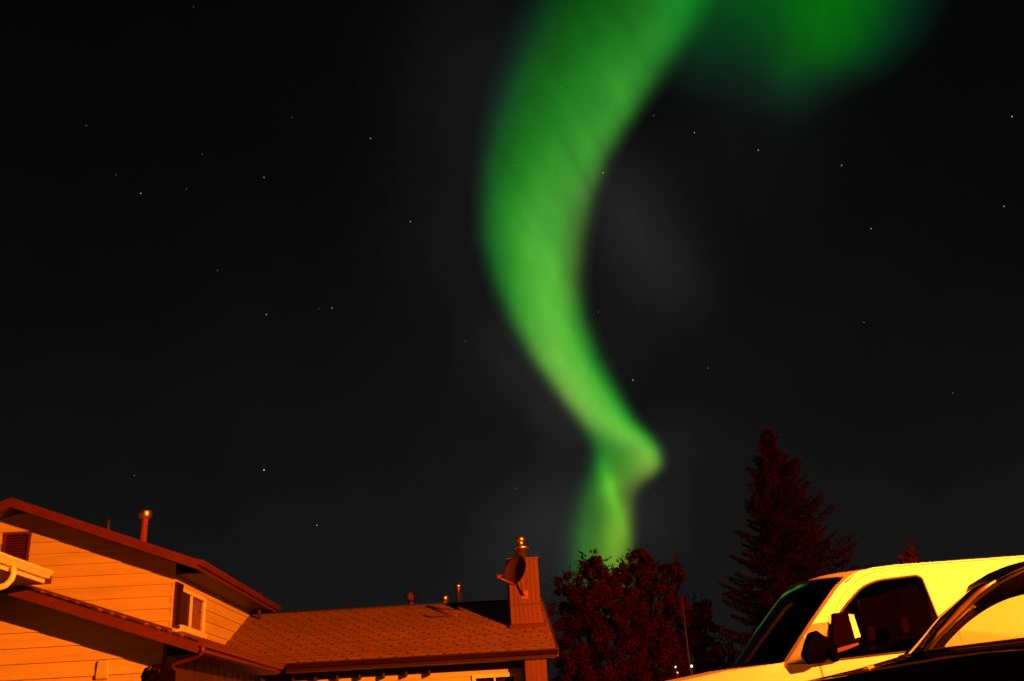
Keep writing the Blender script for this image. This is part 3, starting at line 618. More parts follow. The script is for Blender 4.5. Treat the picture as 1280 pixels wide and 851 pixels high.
hpart(tb, 'turbine', M['brownd'], o, recalc=False)
# loose cable and a flat batten lying on the long roof
def rp(x, y):   # point on the long roof's plane
    d = ray(x, y); eu, ev = axes(HY); n = Vector((0, 0, 1))-ev*RS; t = ((RZ-RS*RE)-EYE.dot(n))/d.dot(n); P = EYE+d*t; return Vector((P.dot(eu), P.dot(ev), P.z))
hpart(MB().tube([rp(534, 758.5)+Vector((0,0,.03)), rp(552, 765)+Vector((0,0,.03)), rp(572, 771)+Vector((0,0,.03))], .035, 8), 'flashing_strip', M['rust'])
hpart(MB().tube([rp(530, 770)+Vector((0,0,.02)), rp(540, 771.5)+Vector((0,0,.02)), rp(556, 770.5)+Vector((0,0,.02)), rp(575, 771)+Vector((0,0,.02))], .022, 6), 'cable', M['dark'])

# --- chimney chase
CV = 26.85
def cpt(x, y): q = at(x, y, CV, HY); return q
bl, br_, tl, trr = cpt(638.5, 786), cpt(680.5, 786), cpt(635.5, 699), cpt(672.5, 697)
cx0, cx1 = bl.x, br_.x; ztop = tl.z; zbot = rz(CV)-.1
ch = MB(); nb = 7
def chx(z):  # left/right of the chase at a height (slight flare at the foot)
    t = max(0, min(1, (3.55-z)/.75)); return cx0+.02, cx1-.06+.16*t*t
zs = [zbot, 2.95, 3.05, 3.15, 3.3, 3.45, 3.6, ztop]
for i in range(nb):
    vs = []
    for z in zs:
        a, b = chx(z); w = (b-a)/nb; x0 = a+w*i+.004; x1 = a+w*(i+1)-.004; vs += [(x0, CV, z), (x1, CV, z), (x1, CV+.03, z), (x0, CV+.03, z)]
    m_ = len(zs); fs = []
    for j in range(m_-1):
        for k in range(4): fs.append((4*j+k, 4*j+(k+1) % 4, 4*j+4+(k+1) % 4, 4*j+4+k))
    fs.append((4*m_-4, 4*m_-3, 4*m_-2, 4*m_-1)); ch.add(vs, fs)
vs = []
for z in zs:
    a, b = chx(z); vs += [(a, CV+.02, z), (b, CV+.02, z), (b, CV+1.75, z), (a, CV+1.75, z)]
m_ = len(zs); fs = [(4*j+k, 4*j+(k+1) % 4, 4*j+4+(k+1) % 4, 4*j+4+k) for j in range(m_-1) for k in range(4)]+[(4*m_-4, 4*m_-3, 4*m_-2, 4*m_-1)]
ch.add(vs, fs)
chim = hpart(ch, 'chimney', M['brownv'], label='brown board clad chimney with a metal flue')
zz = 3.62; a, b = chx(zz)
hpart(MB().box((a-.015, CV-.012, zz), (b+.01, CV-.001, zz+.035)), 'trim_band', M['brownd'], chim)
hpart(MB().box((a-.03, CV-.03, ztop), (b+.03, CV+1.78, ztop+.035)), 'chimney_top', M['brown'], chim)
hpart(MB().hexa([(cx0-.02, CV-.10, rz(CV-.10)+.004), (cx1+.08, CV-.10, rz(CV-.10)+.004), (cx1+.08, CV-.012, rz(CV)), (cx0-.02, CV-.012, rz(CV))], [(cx0-.02, CV-.05, rz(CV)+.07), (cx1+.08, CV-.05, rz(CV)+.07), (cx1+.08, CV-.012, rz(CV)+.09), (cx0-.02, CV-.012, rz(CV)+.09)]), 'flashing', M['brown'], chim)
fx = at(651.5, 690, CV+.4, HY); fz = lambda y: at(651, y, CV+.4, HY).z
hpart(MB().lathe([(.17, ztop), (.17, fz(687)), (.23, fz(686.5)), (.235, fz(684)), (.20, fz(682.8)), (.10, fz(682)), (.095, fz(676.5)), (.125, fz(675.8)), (.13, fz(671.5)), (.07, fz(670.5)), (.03, fz(669)), (.0, fz(668.5))], (fx.x, CV+.4, 0), 28), 'flue', M['metal'], chim)

# --- satellite dish (a thing of its own, clamped to the chimney)
dc = at(645.5, 712.5, CV-.35, HY)
eu, ev = axes(HY)
def HW(p): return eu*p[0]+ev*p[1]+Vector((0, 0, p[2]))
dish = thing('satellite_dish', 'round satellite dish on an arm fixed to the brown chimney', 'satellite dish', HW((dc.x+.05, CV, dc.z-.55)), R_(HY))
def DL(p): return Vector(p)-Vector((dc.x+.05, CV, dc.z-.55))
nrm_ = Vector((-.72, -.66, .25)).normalized()
q = nrm_.to_track_quat('Z', 'Y').to_matrix()
prof = [(.40*i/14, .10*(i/14)**2) for i in range(15)]
dm = MB(); cc_ = DL(dc) - nrm_*.05
dm.lathe(prof+[(.412, .106), (.41, .088)]+[(.40*i/14, .10*(i/14)**2-.014) for i in range(13, -1, -1)], cc_, 36, q)
dm.build('reflector', mat('dish_grey', (.06, .018, .012), .45, var=.2), dish)
arm0 = DL(dc) - Vector((0, 0, .40)) + nrm_*.05; lnb = DL(at(622.5, 721, CV-.62, HY))
MB().tube([arm0, arm0*.35+lnb*.65, lnb], .022, 8).build('feed_arm', M['rust'], dish)
MB().tube([lnb+Vector((-.03, 0, .09)), lnb+Vector((.0, .0, .0)), lnb+Vector((.0, 0, -.05))], [.035, .055, .04], 10).tube([lnb+Vector((.09, .04, .05)), lnb], [.05, .03], 10).build('receiver', M['brown'], dish)
MB().tube([DL(dc)-nrm_*.07, DL(dc)-nrm_*.14+Vector((0, 0, -.12)), DL((dc.x+.17, CV-.06, dc.z-.62)), DL((dc.x+.2, CV-.015, dc.z-.62))], .03, 8).box(DL((dc.x+.1, CV-.02, dc.z-.72)), DL((dc.x+.3, CV-.003, dc.z-.5))).build('mounting_arm', M['rust'], dish)

# ================================================================== VEHICLES
def rnd(poly, r, seg=5, maxlen=.12):
    """round the corners of a closed 2D outline; r may be a list"""
    out = []; n = len(poly)
    for i in range(n):
        p = Vector(poly[i]); a = Vector(poly[i-1]); b = Vector(poly[(i+1) % n]); ri = r[i] if isinstance(r, (list, tuple)) else r
        da, db2 = (a-p), (b-p); rr = min(ri, da.length*.49, db2.length*.49)
        if rr < 1e-3: out.append(p); continue
        s_, e_ = p+da.normalized()*rr, p+db2.normalized()*rr
        for k in range(seg+1):
            t = k/seg; out.append(s_*(1-t)**2+p*2*t*(1-t)+e_*t*t)
    res = []
    for i in range(len(out)):
        a, b = out[i], out[(i+1) % len(out)]; res.append(a); k = int((b-a).length/maxlen)
        for j in range(1, k+1): res.append(a+(b-a)*j/(k+1))
    return res
def inside(p, poly):
    c = False; x, y = p[0], p[1]; n = len(poly)
    for i in range(n):
        x1, y1 = poly[i][0], poly[i][1]; x2, y2 = poly[i-1][0], poly[i-1][1]
        if (y1 > y) != (y2 > y) and x < (x2-x1)*(y-y1)/(y2-y1)+x1: c = not c
    return c
def offset(poly, d):
    n = len(poly); out = []
    ar = sum(poly[i-1][0]*poly[i][1]-poly[i][0]*poly[i-1][1] for i in range(n)); s = 1 if ar > 0 else -1
    for i in range(n):
        t = (Vector(poly[(i+1) % n])-Vector(poly[i-1])).normalized(); out.append(Vector(poly[i])+Vector((-t.y, t.x))*d*s)
    return out   # positive d = inwards
def panel(outer, holes, surf, step=.06, seed=1):
    """a curved sheet with openings: constrained triangulation of the outline, laid on the surface"""
    V = []; E = []
    for lp in [outer]+holes:
        b = len(V); V += [Vector((p[0], p[1])) for p in lp]; E += [(b+i, b+(i+1) % len(lp)) for i in range(len(lp))]
    xs = [p[0] for p in outer]; ys = [p[1] for p in outer]; x = min(xs)+step/2
    bd = V[:]
    while x < max(xs):
        y = min(ys)+step/2
        while y < max(ys):
            if inside((x, y), outer) and not any(inside((x, y), h) for h in holes) and all((x-b_.x)**2+(y-b_.y)**2 > (.4*step)**2 for b_ in bd): V.append(Vector((x, y)))
            y += step
        x += step
    ov, oe, of, *_ = delaunay_2d_cdt(V, E, [], 0, 1e-6)
    fs = []
    for f in of:
        c = ((ov[f[0]].x+ov[f[1]].x+ov[f[2]].x)/3, (ov[f[0]].y+ov[f[1]].y+ov[f[2]].y)/3)
        if inside(c, outer) and not any(inside(c, h) for h in holes): fs.append(tuple(f))
    return [surf(p.x, p.y) for p in ov], fs
def lip(loop, surf, depth):       # return flange inwards round an opening
    a = [surf(p[0], p[1]) for p in loop]; b = [Vector(p)+depth for p in a]; n = len(a)
    return a+b, [(i, (i+1) % n, n+(i+1) % n, n+i) for i in range(n)]

def vehicle(cfg):
    yaw, V0, Wd = cfg['yaw'], cfg['v'], cfg['width']
    eu, ev = axes(yaw); org = eu*(cfg['x0']+cfg.get('off', 0))+ev*(V0+Wd/2); org.z = cfg['zg']
    t = thing(cfg['name'], cfg['label'], cfg['cat'], org, R_(yaw))
    paint, pin = cfg['paint'], cfg['inner']
    yin = cfg['yin']
    def near(x, z): return Vector((x-cfg['x0'], -Wd/2+yin(x, z), z-cfg['zg']))
    def far(x, z): p = near(x, z); return Vector((p.x, -p.y, p.z))
    out = cfg['outline']; door, win, win2, arches = cfg['door'], cfg['window'], cfg.get('window2'), cfg['arches']
    body = MB()
    for surf, sg in ((near, 1), (far, -1)):
        holes = [door]+([win2] if win2 else [])
        v_, f_ = panel(out, holes, surf, cfg['step']); body.add(v_, f_, True)
        a, b = lip(door, surf, Vector((0, sg*.03, 0))); body.add(a, b)
        if win2: a, b = lip(win2, surf, Vector((0, sg*.03, 0))); body.add(a, b)
        # door panel
        dp = offset(door, .004); dm_ = MB(); v_, f_ = panel(dp, [win], surf, cfg['step']); dm_.add(v_, f_, True)
        a, b = lip(dp, surf, Vector((0, sg*.025, 0))); dm_.add(a, b)
        a, b = lip(win, surf, Vector((0, sg*.03, 0))); dm_.add(a, b, True)
        d = dm_.build('door', paint, t, recalc=False)
        sealp = [surf(p[0], p[1])+Vector((0, sg*.002, 0)) for p in offset(win, .006)]
        MB().tube(sealp, .011, 6, closed=True).build('window_seal', M['rubber'], d, recalc=False)
        v_, f_ = panel(offset(win, .003), [], lambda x, z: surf(x, z)+Vector((0, sg*.014, 0)), .09); MB().add(v_, f_, True).build('side_window', cfg['sideglass'], d, recalc=False)
        # dark seam behind the door gap
        MB().tube([surf(p[0], p[1])+Vector((0, sg*.032, 0)) for p in door], .014, 5, closed=True).build('door_seal', M['rubber'], d, recalc=False)
        if cfg.get('handle'):
            hx, hz = cfg['handle']; c = surf(hx, hz); MB().tube([c+Vector((-.08, 0, 0)), c+Vector((-.07, -sg*.03, 0)), c+Vector((.07, -sg*.03, 0)), c+Vector((.08, 0, 0))], .012, 6).build('handle', cfg['hmat'], d)
        if win2:
            v_, f_ = panel(offset(win2, .003), [], lambda x, z: surf(x, z)+Vector((0, sg*.014, 0)), .09); MB().add(v_, f_, True).build('rear_window', cfg['sideglass'], t, recalc=False)
            MB().tube([surf(p[0], p[1])+Vector((0, sg*.002, 0)) for p in offset(win2, .006)], .011, 6, closed=True).build('window_seal', M['rubber'], t, recalc=False)
        # inner skin so that pillars have thickness
        inn = MB(); ins = lambda x, z: surf(x, z)+Vector((0, sg*.05, 0))
        v_, f_ = panel(offset(out, .02), [offset(win, -.012)]+([offset(win2, -.012)] if win2 else []), ins, .12); inn.add(v_, f_, True); inn.build('inner_trim', pin, t, recalc=False)
        for (ax, az, ar) in arches:
            MB().tube([surf(ax+ar*math.cos(q_), max(az+ar*math.sin(q_), az-.05))+Vector((0, -sg*.004, 0)) for q_ in [math.pi*k/16 for k in range(17)]], .018, 6).build('wheel_arch', paint, t)
    # top surfaces: swept across between the two sides along the silhouette
    def strip(curve, crown, push, t0, t1, nt, lift=0, inset=0):
        vs = []; n = nt+1
        for (x, z) in curve:
            P = near(x, z); hw = -P.y
            for k in range(n):
                q_ = t0+(t1-t0)*k/nt; f = 1-q_*q_; vs.append(Vector((P.x-push(x)*f-lift*.4, hw*q_, P.z+crown(x)*f+lift)))
        return vs, [(i*n+k, i*n+k+1, (i+1)*n+k+1, (i+1)*n+k) for i in range(len(curve)-1) for k in range(nt)]
    sil = cfg['silh']   # list of (kind, [points])
    for kind, pts, crown, push in sil:
        cv = []
        for i in range(len(pts)-1):
            a, b = Vector(pts[i]), Vector(pts[i+1]); k = max(1, int((b-a).length/.07))
            cv += [tuple(a+(b-a)*j/k) for j in range(k)]
        cv.append(tuple(pts[-1]))
        if kind == 'glass':
            for s0, s1 in ((-1, -.95), (.95, 1)): v_, f_ = strip(cv, crown, push, s0, s1, 2); body.add(v_, f_, True)
            v_, f_ = strip(cv, crown, push, -.948, .948, 20); MB().add(v_, f_, True).build('windshield' if pts[0][0] < cfg['mid'] else 'rear_glass', cfg['wsglass'], t, recalc=False)
            top, bot = (cv[-1], cv[0])
            for ppt in (top, bot):
                P = near(*ppt); hw = -P.y; MB().tube([Vector((P.x-push(ppt[0])*(1-q_*q_), hw*q_, P.z+crown(ppt[0])*(1-q_*q_)+.002)) for q_ in [-.95+1.9*k/20 for k in range(21)]], .012, 6).build('windshield_seal', M['rubber'], t)
        elif kind == 'hood':
            v_, f_ = strip(cv, crown, push, -.94, .94, 20); MB().add(v_, f_, True).build('hood', paint, t, recalc=False)
            for s0, s1 in ((-1, -.944), (.944, 1)): v_, f_ = strip(cv, crown, push, s0, s1, 2); body.add(v_, f_, True)
        else:
            v_, f_ = strip(cv, crown, push, -1, 1, 20); body.add(v_, f_, True)
            if kind == 'roof':
                v_, f_ = strip([(a_, b_-.04) for a_, b_ in cv], crown, push, -.97, .97, 16); MB().add(v_, f_, True).build('headliner', pin, t, recalc=False)
    body.build('body', paint, t, recalc=False, weld=False)
    # floor pan, dashboard, steering wheel, seats
    x0 = -cfg['x0']; zz0 = -cfg['zg']; hw = Wd/2-.08
    MB().box((cfg['nose']+.3+x0, -hw, .25), (cfg['tail']-.2+x0, hw, .32)).build('floor_pan', M['black'], t)
    dx, dz = cfg['dash']
    MB().hexa([(dx-.25+x0, -hw+.02, dz-.45+zz0), (dx+.25+x0, -hw+.02, dz-.4+zz0), (dx+.25+x0, hw-.02, dz-.4+zz0), (dx-.25+x0, hw-.02, dz-.45+zz0)], [(dx-.32+x0, -hw+.04, dz-.06+zz0), (dx+.22+x0, -hw+.04, dz+zz0), (dx+.22+x0, hw-.04, dz+zz0), (dx-.32+x0, hw-.04, dz-.06+zz0)]).build('dashboard', M['trimblack'], t, bevel=.03)
    sw = Vector((dx+.38+x0, -hw/2+.02, dz-.02+zz0)); n1 = Vector((0, 1, 0)); n2 = Vector((.35, 0, .94)).normalized()
    MB().tube([sw+n1*.18*math.cos(q_)+n2*.18*math.sin(q_) for q_ in [2*math.pi*k/28 for k in range(28)]], .014, 8, closed=True).tube([sw-n1*.17, sw+n1*.17], .015, 6).tube([sw, sw+Vector((-.25, 0, -.15))], .03, 8).build('steering_wheel', M['black'], t)
    for sy in (-1, 1):
        sxp = dx+.82+x0; cy = sy*hw*.5; bz = cfg['seat']+zz0
        se = MB().box((sxp-.25, cy-.25, bz-.14), (sxp+.25, cy+.25, bz)).build('seat', M['seat'], t, bevel=.05)
        MB().hexa([(sxp+.18, cy-.24, bz), (sxp+.30, cy-.24, bz), (sxp+.30, cy+.24, bz), (sxp+.18, cy+.24, bz)], [(sxp+.33, cy-.2, bz+.56), (sxp+.43, cy-.2, bz+.56), (sxp+.43, cy+.2, bz+.56), (sxp+.33, cy+.2, bz+.56)]).build('backrest', M['seat'], se, bevel=.05)
        MB().box((sxp+.36, cy-.12, bz+.60), (sxp+.45, cy+.12, bz+.76)).build('headrest', M['seat'], se, bevel=.04)
    for (ax, az, ar) in arches:
        for sg in (-1, 1):
            cw = Vector((ax+x0, sg*(Wd/2-.13), ar-.04)); Rm = Matrix.Rotation(math.pi/2, 3, 'X')
            wp = ar-.04
            w = thing('wheel', None, None, cw); w.parent = t
            MB().lathe([(wp*.62, -.1), (wp*.93, -.11), (wp, -.08), (wp, .08), (wp*.93, .11), (wp*.62, .1)], (0, 0, 0), 36, Rm).build('tyre', M['rubber'], w)
            MB().lathe([(.0, -.05), (.1, -.06), (wp*.5, -.085), (wp*.63, -.105), (wp*.63, .105), (wp*.5, .085), (.1, .06), (0, .05)], (0, 0, 0), 24, Rm).build('rim', M['metal'], w)
    return t, near

M['rubber'] = mat('rubber', (.02, .014, .012), .45)
M['black'] = mat('black_plastic', (.0012, .0008, .0008), .8, spec=0)
M['trimblack'] = mat('dash_plastic', (.04, .025, .025), .55, var=.2)
M['seat'] = mat('seat_cloth', (.07, .03, .025), .9, var=.2, vscale=6)
M['vanpaint'] = mat('van_white_paint', (.80, .78, .76), .38, coat=.6, var=.04, vscale=1.2)
M['vaninner'] = mat('van_inner', (.02, .006, .005), .85)
M['carpaint'] = mat('car_dark_paint', (.006, .002, .003), .12, coat=1)
M['carinner'] = mat('car_inner', (.004, .0006, .0016), .9, spec=.05)
M['vglass'] = glass('van_side_glass', (.42, .30, .26), .0, 1.5)
M['vws'] = glass('van_windshield', (.18, .2, .19), .0, 1.7)
M['cglass'] = glass('car_side_glass', (.80, .70, .62), .0, 1.45)
M['cws'] = glass('car_windshield', (.10, .10, .10), .0, 1.55)

# ---- van
VY, VV = 2, 9.3
VO = at(984, 827, VV, VY).x-1.03
def vp(x, y, dv=0): q = at(x, y, VV+dv, VY); return (q.x-VO, q.z)
def van_yin(x, z):
    r = 0.0
    if z > .98: r += .11*(z-.98) + .5*max(0, z-1.66)**1.3
    if z < .5: r += .05*(.5-z)
    if x < .9: r += .16*((.9-x)/1.3)**2
    if x > 5: r += .1*((x-5)/.5)**2
    return r
cowl = vp(984, 827); pa = vp(1016, 778, .03); pb = vp(1047, 733, .08); pc = vp(1072, 713, .1); pbc = vp(1060, 721, .09); pd = vp(1110, 706, .12); pe_ = vp(1160, 702, .12); pf = vp(1280, 693, .12)
zg = -.29
hood = [(-.62, .62), (-.52, .74), (-.30, .83), vp(850, 851), vp(905, 838.5), cowl]
roofl = [pb, pbc, pc, pd, pe_, pf, (4.6, pf[1]), (5.15, pf[1]-.01), (5.3, pf[1]-.06)]
vout = [(-.62, .62), (-.66, .25), (-.6, .08)]+[(5.5, .08), (5.52, .9), (5.42, 1.5), (5.3, pf[1]-.06)]+list(reversed(roofl[:-1]))+[pa]+list(reversed(hood[1:]))
vout = rnd(vout, [.05]*len(vout), 3, .2)
# door outline and window
dtop = vp(1156, 707, .1)
door = [vp(1029, 826), vp(1029.5, 800), vp(1049, 749.5, .07), vp(1064, 729, .09), vp(1085, 716, .1), vp(1120, 709.5, .1), dtop, vp(1189, 763, .06), vp(1203, 800), vp(1207, 830), (2.62, .55), (2.6, .12), (1.25, .12), (1.2, .5)]
door = rnd(door, [.02, .02, .05, .08, .08, .1, .03, .1, .05, .05, .1, .08, .08, .1], 4, .15)
win = [vp(1037, 826), vp(1035, 789), vp(1055, 757, .06), vp(1076, 733, .09), vp(1095, 724.5, .1), vp(1146, 718, .1), vp(1152, 722, .1), vp(1180, 788, .02), vp(1182, 809), ]
win = [(a, b) for a, b in win]
win = rnd(win, [.02, .03, .1, .08, .08, .03, .05, .06, .03], 5, .12)
van, vnear = vehicle(dict(name='van', label='white full size van with dark windows parked beyond the dark car', cat='van', yaw=VY, v=VV, width=1.98, x0=2.4, off=VO, zg=zg, paint=M['vanpaint'], inner=M['vaninner'],
    yin=van_yin, outline=vout, door=door, window=win, arches=[(.35, .12, .41), (4.2, .12, .41)], step=.09, handle=(2.42, .78), hmat=M['black'], sideglass=M['vglass'], wsglass=M['vws'],
    nose=-.6, tail=5.4, mid=2.5, dash=(1.15, .93), seat=.62,
    silh=[('hood', hood, lambda x: .035, lambda x: .10*max(0, (.3-x)/.9)), ('glass', [cowl, pa, pb, pbc], lambda x: .02+.03*max(0, min(1, (x-cowl[0])/.6)), lambda x: .27), ('roof', roofl[1:], lambda x: .05, lambda x: .27*max(0, 1-(x-pbc[0])/.6)**2),
          ('back', [roofl[-1], (5.42, 1.5), (5.52, .9), (5.5, .08)], lambda x: 0, lambda x: -.05), ('front', [(-.6, .08), (-.66, .25), (-.62, .62)], lambda x: 0, lambda x: .12)]))
def vl(x, y, z): return Vector((x-2.4, y-1.98/2, z-zg))      # y measured from the near side inwards
# rear doors' seam and rub line, drip rail, mirror, wipers, lamps, grille, bumper
dr = MB().tube([vnear(x, z)+Vector((0, -.006, .004)) for x, z in [vp(1058, 727, .08), vp(1072, 716.5, .1), vp(1090, 710.5, .12), vp(1120, 706.5, .12), vp(1160, 703.5, .12), vp(1280, 695, .12)]]+[vnear(5.1, pf[1]-.04)], .009, 6)
dr.build('drip_rail', M['vanpaint'], van)
MB().tube([vnear(x, z)+Vector((0, -.001, 0)) for x, z in [vp(984, 829.5), vp(1000, 828.5), vp(1027, 828)]], .005, 5).build('hood_seam', M['rubber'], van)
MB().tube([vnear(x, z)+Vector((0, -.0, 0)) for x, z in [vp(1024, 829), vp(1028, 840), vp(1032, 855)]], .004, 5).build('fender_seam', M['rubber'], van)
# cowl
MB().tube([vl(cowl[0]-.03-.20*(1-q_*q_)+.0, .99+q_*.93, cowl[1]+.008+.02*(1-q_*q_)) for q_ in [-1+k/10 for k in range(21)]], .022, 8).build('cowl', M['black'], van)
for k, (y0_, y1_) in enumerate(((.3, 1.0), (1.05, 1.7))):
    MB().tube([vl(cowl[0]-.12, y0_, cowl[1]+.04), vl(cowl[0]-.11, (y0_+y1_)/2, cowl[1]+.055), vl(cowl[0]-.06, y1_, cowl[1]+.04)], .008, 5).build('wiper', M['black'], van)
# sail panel at the front of the door window and the mirror
sl = [vp(1036, 826), vp(1036, 787), vp(1041, 796.5), vp(1044.5, 826)]
v_, f_ = panel(rnd(sl, .008, 2), [], lambda x, z: vnear(x, z)+Vector((0, -.008, 0)), .05)
MB().add(v_, f_, True).build('quarter_post', M['vanpaint'], van, recalc=False)
# mirror: angular black housing held out on a short stalk, glass facing back
M['mirrorglass'] = mat('mirror_glass', (.8, .8, .8), .03, metal=1)
M['mirrordark'] = mat('mirror_shell', (.003, .0008, .0008), .8, spec=0)
def mir():
    def P(x, y, dv): q = at(x, y, VV-dv, VY); return Vector((q.x-VO-2.4, -.99-dv, q.z-zg))
    def solid(px, dv, th):
        a = [P(x, y, dv) for x, y in px]; b = [p+Vector((0, th, 0)) for p in a]; n = len(a); m = MB()
        m.add(a+b, [tuple(range(n)), tuple(range(n, 2*n))[::-1]]+[(i, (i+1) % n, n+(i+1) % n, n+i) for i in range(n)]); return m
    o = solid([(1021, 787), (1031, 794), (1041, 797), (1046, 806), (1043, 816), (1030, 827), (1013, 829.5), (1005, 818), (1009, 803), (1015, 789)], .11, .09).build('mirror', M['black'], van, bevel=.012)
    h = solid([(1041, 766), (1062, 763), (1068, 770), (1077, 797), (1073, 804), (1046, 813), (1041, 800)], .12, .06).build('mirror_head', M['mirrordark'], o, bevel=.008)
    solid([(1060.5, 767), (1067, 767.5), (1076, 795), (1069, 797.5)], .126, .01).build('glint_strip', M['vanpaint'], o)  # pale paint stands in for a bright reflection at the mirror
    solid([(1047, 809.5), (1073, 802.5), (1074, 805), (1060, 811), (1047, 815)], .126, .01).build('underside_glint', M['brown'], o)  # strip coloured to stand for orange light on the underside
    MB().tube([P(1036, 812, .12), P(1042, 818, .05), P(1043, 821, .0)], [.05, .045, .05], 8).build('mirror_arm', M['black'], o)
mir()
MB().box((2.50-2.4, -.90, .35), (2.54-2.4, .90, 1.98)).build('bulkhead', mat('bulkhead_panel', (.14, .02, .01), .8, var=.5, vscale=2), van)
fb = MB().box((-.78-2.4, -.93, .40-zg-.3), (-.60-2.4, .93, .58-zg-.3)); fb.build('bumper', M['black'], van, bevel=.03)
MB().box((-.70-2.4, -.5, .62), (-.64-2.4, .5, .86)).build('grille', M['black'], van, bevel=.01)
for sy in (-1, 1): MB().box((-.70-2.4, sy*.72-.16, .64), (-.62-2.4, sy*.72+.16, .86)).build('headlight', glass('headlight_glass', (.8, .8, .8)), van, bevel=.03)

# ---- dark car
CY, CVD = -21, 5.4
def cp(x, y, dv=0): q = at(x, y, CVD+dv, CY); return (q.x, q.z)
A0 = cp(1146, 819, .03); A1 = cp(1193, 766.5, .08); A2 = cp(1244, 724.5, .17); A3 = cp(1262, 712, .2); A4 = cp(1280, 704, .21)
bz = cp(1154, 816)[1]
def car_yin(x, z):
    r = 0.0
    if z > bz: r += .42*(z-bz)
    elif z > .45: r -= .035*math.sin(math.pi*min(1, (bz-z)/.35)) 
    if z < .35: r += .12*(.35-z)
    nose = CX-1.3
    if x < CX: r += .22*max(0, (CX-x)/1.2)**2
    if x > CX+2.6: r += .14*((x-CX-2.6)/.9)**2
    return r
CX = A0[0]
chood = [(CX-1.28, .48), (CX-1.22, .56), (CX-1.0, .635), cp(1020, 853), cp(1070, 841), A0]
croof = [A2, A3, A4, (A4[0]+.35, A4[1]+.07), (A4[0]+.8, A4[1]+.09), (A4[0]+1.3, A4[1]+.03), (A4[0]+1.6, A4[1]-.06)]
crear = [croof[-1], (CX+3.15, .93), (CX+3.3, .9)]
ctail = [(CX+3.3, .9), (CX+3.42, .78), (CX+3.45, .4), (CX+3.36, .2)]
cout = [(CX-1.28, .48), (CX-1.32, .3), (CX-1.24, .18), (CX+3.36, .2), (CX+3.45, .4), (CX+3.42, .78), (CX+3.3, .9), (CX+3.15, .93)]+list(reversed(croof))+[A1]+list(reversed(chood[1:]))
cout = rnd(cout, .05, 3, .2)
WB = cp(1154, 816); WR = cp(1280, 801.5)
slope = (WR[1]-WB[1])/(WR[0]-WB[0])
xe = WB[0]+1.05
cwin = [WB, cp(1173, 793, .04), cp(1197, 766.5, .08), cp(1222, 744.5, .13), cp(1247, 727.5, .17), cp(1280, 711.5, .19), (xe-.12, A4[1]+.03), (xe, WB[1]+.05)]
cwin = rnd(cwin, [.015, .06, .06, .06, .06, .06, .06, .03], 4, .1)
cdoor = [(WB[0]-.02, WB[1]-.012), cp(1171, 790.5, .04), cp(1195, 763.5, .08), cp(1220, 741.5, .13), cp(1245, 724.7, .17), cp(1280, 708, .19), (xe-.05, A4[1]+.055), (xe+.06, WB[1]+.05), (xe+.05, .3), (WB[0]+.05, .26), (WB[0]-.02, .6)]
cdoor = rnd(cdoor, [.01, .06, .06, .06, .06, .06, .06, .06, .06, .06, .06], 4, .12)
cw2 = rnd([(xe+.12, WB[1]+.055), (xe+.03, A4[1]+.045), (xe+.35, A4[1]+.04), (xe+.85, WB[1]+.09)], [.03, .05, .08, .05], 4, .1)
zcg = -.01
car, cnear = vehicle(dict(name='car', label='low black glossy car in front of the white van, seen at the right edge', cat='car', yaw=CY, v=CVD, width=1.80, x0=CX+1, zg=zcg, paint=M['carpaint'], inner=M['carinner'],
    yin=car_yin, outline=cout, door=cdoor, window=cwin, window2=cw2, arches=[(CX-.45, .15, .36), (CX+2.45, .15, .36)], step=.08, handle=(xe-.12, WB[1]-.12), hmat=M['carpaint'], sideglass=M['cglass'], wsglass=M['cws'],
    nose=CX-1.3, tail=CX+3.4, mid=CX+1, dash=(CX+.35, bz-.03), seat=.38,
    silh=[('hood', chood, lambda x: .05, lambda x: .12*max(0, (CX-.5-x)/.8)), ('glass', [A0, A1, A2], lambda x: .02, lambda x: .10), ('roof', croof, lambda x: .045, lambda x: .10*max(0, 1-(x-A2[0])/.5)),
          ('glass', crear[:2], lambda x: .03, lambda x: -.08), ('trunk', crear[1:], lambda x: .03, lambda x: -.08), ('back', ctail, lambda x: 0, lambda x: -.08), ('front', [(CX-1.24, .18), (CX-1.32, .3), (CX-1.28, .48)], lambda x: 0, lambda x: .14)]))
# painted pillar highlight, belt seal, wiper, nozzle, painted shoulder highlight
MB().tube([cnear(*p)+Vector((0, -.004, 0)) for p in [cp(1154, 817.5), cp(1200, 812.5), cp(1280, 803.5), (xe, WB[1]+.04)]], .012, 6).build('belt_moulding', M['rubber'], car)
M['carhi'] = mat('highlight_strip', (.30, .19, .12), .35, metal=.6)  # paler colour stands in for lamp light caught on dark paint
MB().tube([cnear(*p)+Vector((0, -.006, 0)) for p in [cp(1155, 814), cp(1172, 790.5, .04), cp(1185, 776, .06), cp(1199, 761, .09), cp(1221, 741, .13), cp(1244, 726, .17)]], [.008, .012, .016, .02, .014, .005], 8).build('highlight_strip', M['carhi'], car)  # highlight along the pillar, laid on as a lighter strip
MB().tube([cnear(*p)+Vector((0, -.002, 0)) for p in [cp(1040, 845.5), cp(1084, 838), cp(1130, 829.5), cp(1180, 820.5), cp(1232, 814.5), cp(1280, 811)]], [.004, .005, .007, .010, .005, .003], 8).build('crease_highlight', M['carhi'], car)  # highlight on the shoulder crease, painted as a tapered strip
nz_ = cp(1084, 836.2, .02); c = cnear(*nz_)+Vector((0, -.012, 0))
MB().box(c+Vector((-.014, -.006, -.006)), c+Vector((.014, .02, .006))).build('marker_lamp', mat('marker_plastic', (.7, .4, .15), .4), car, bevel=.003)
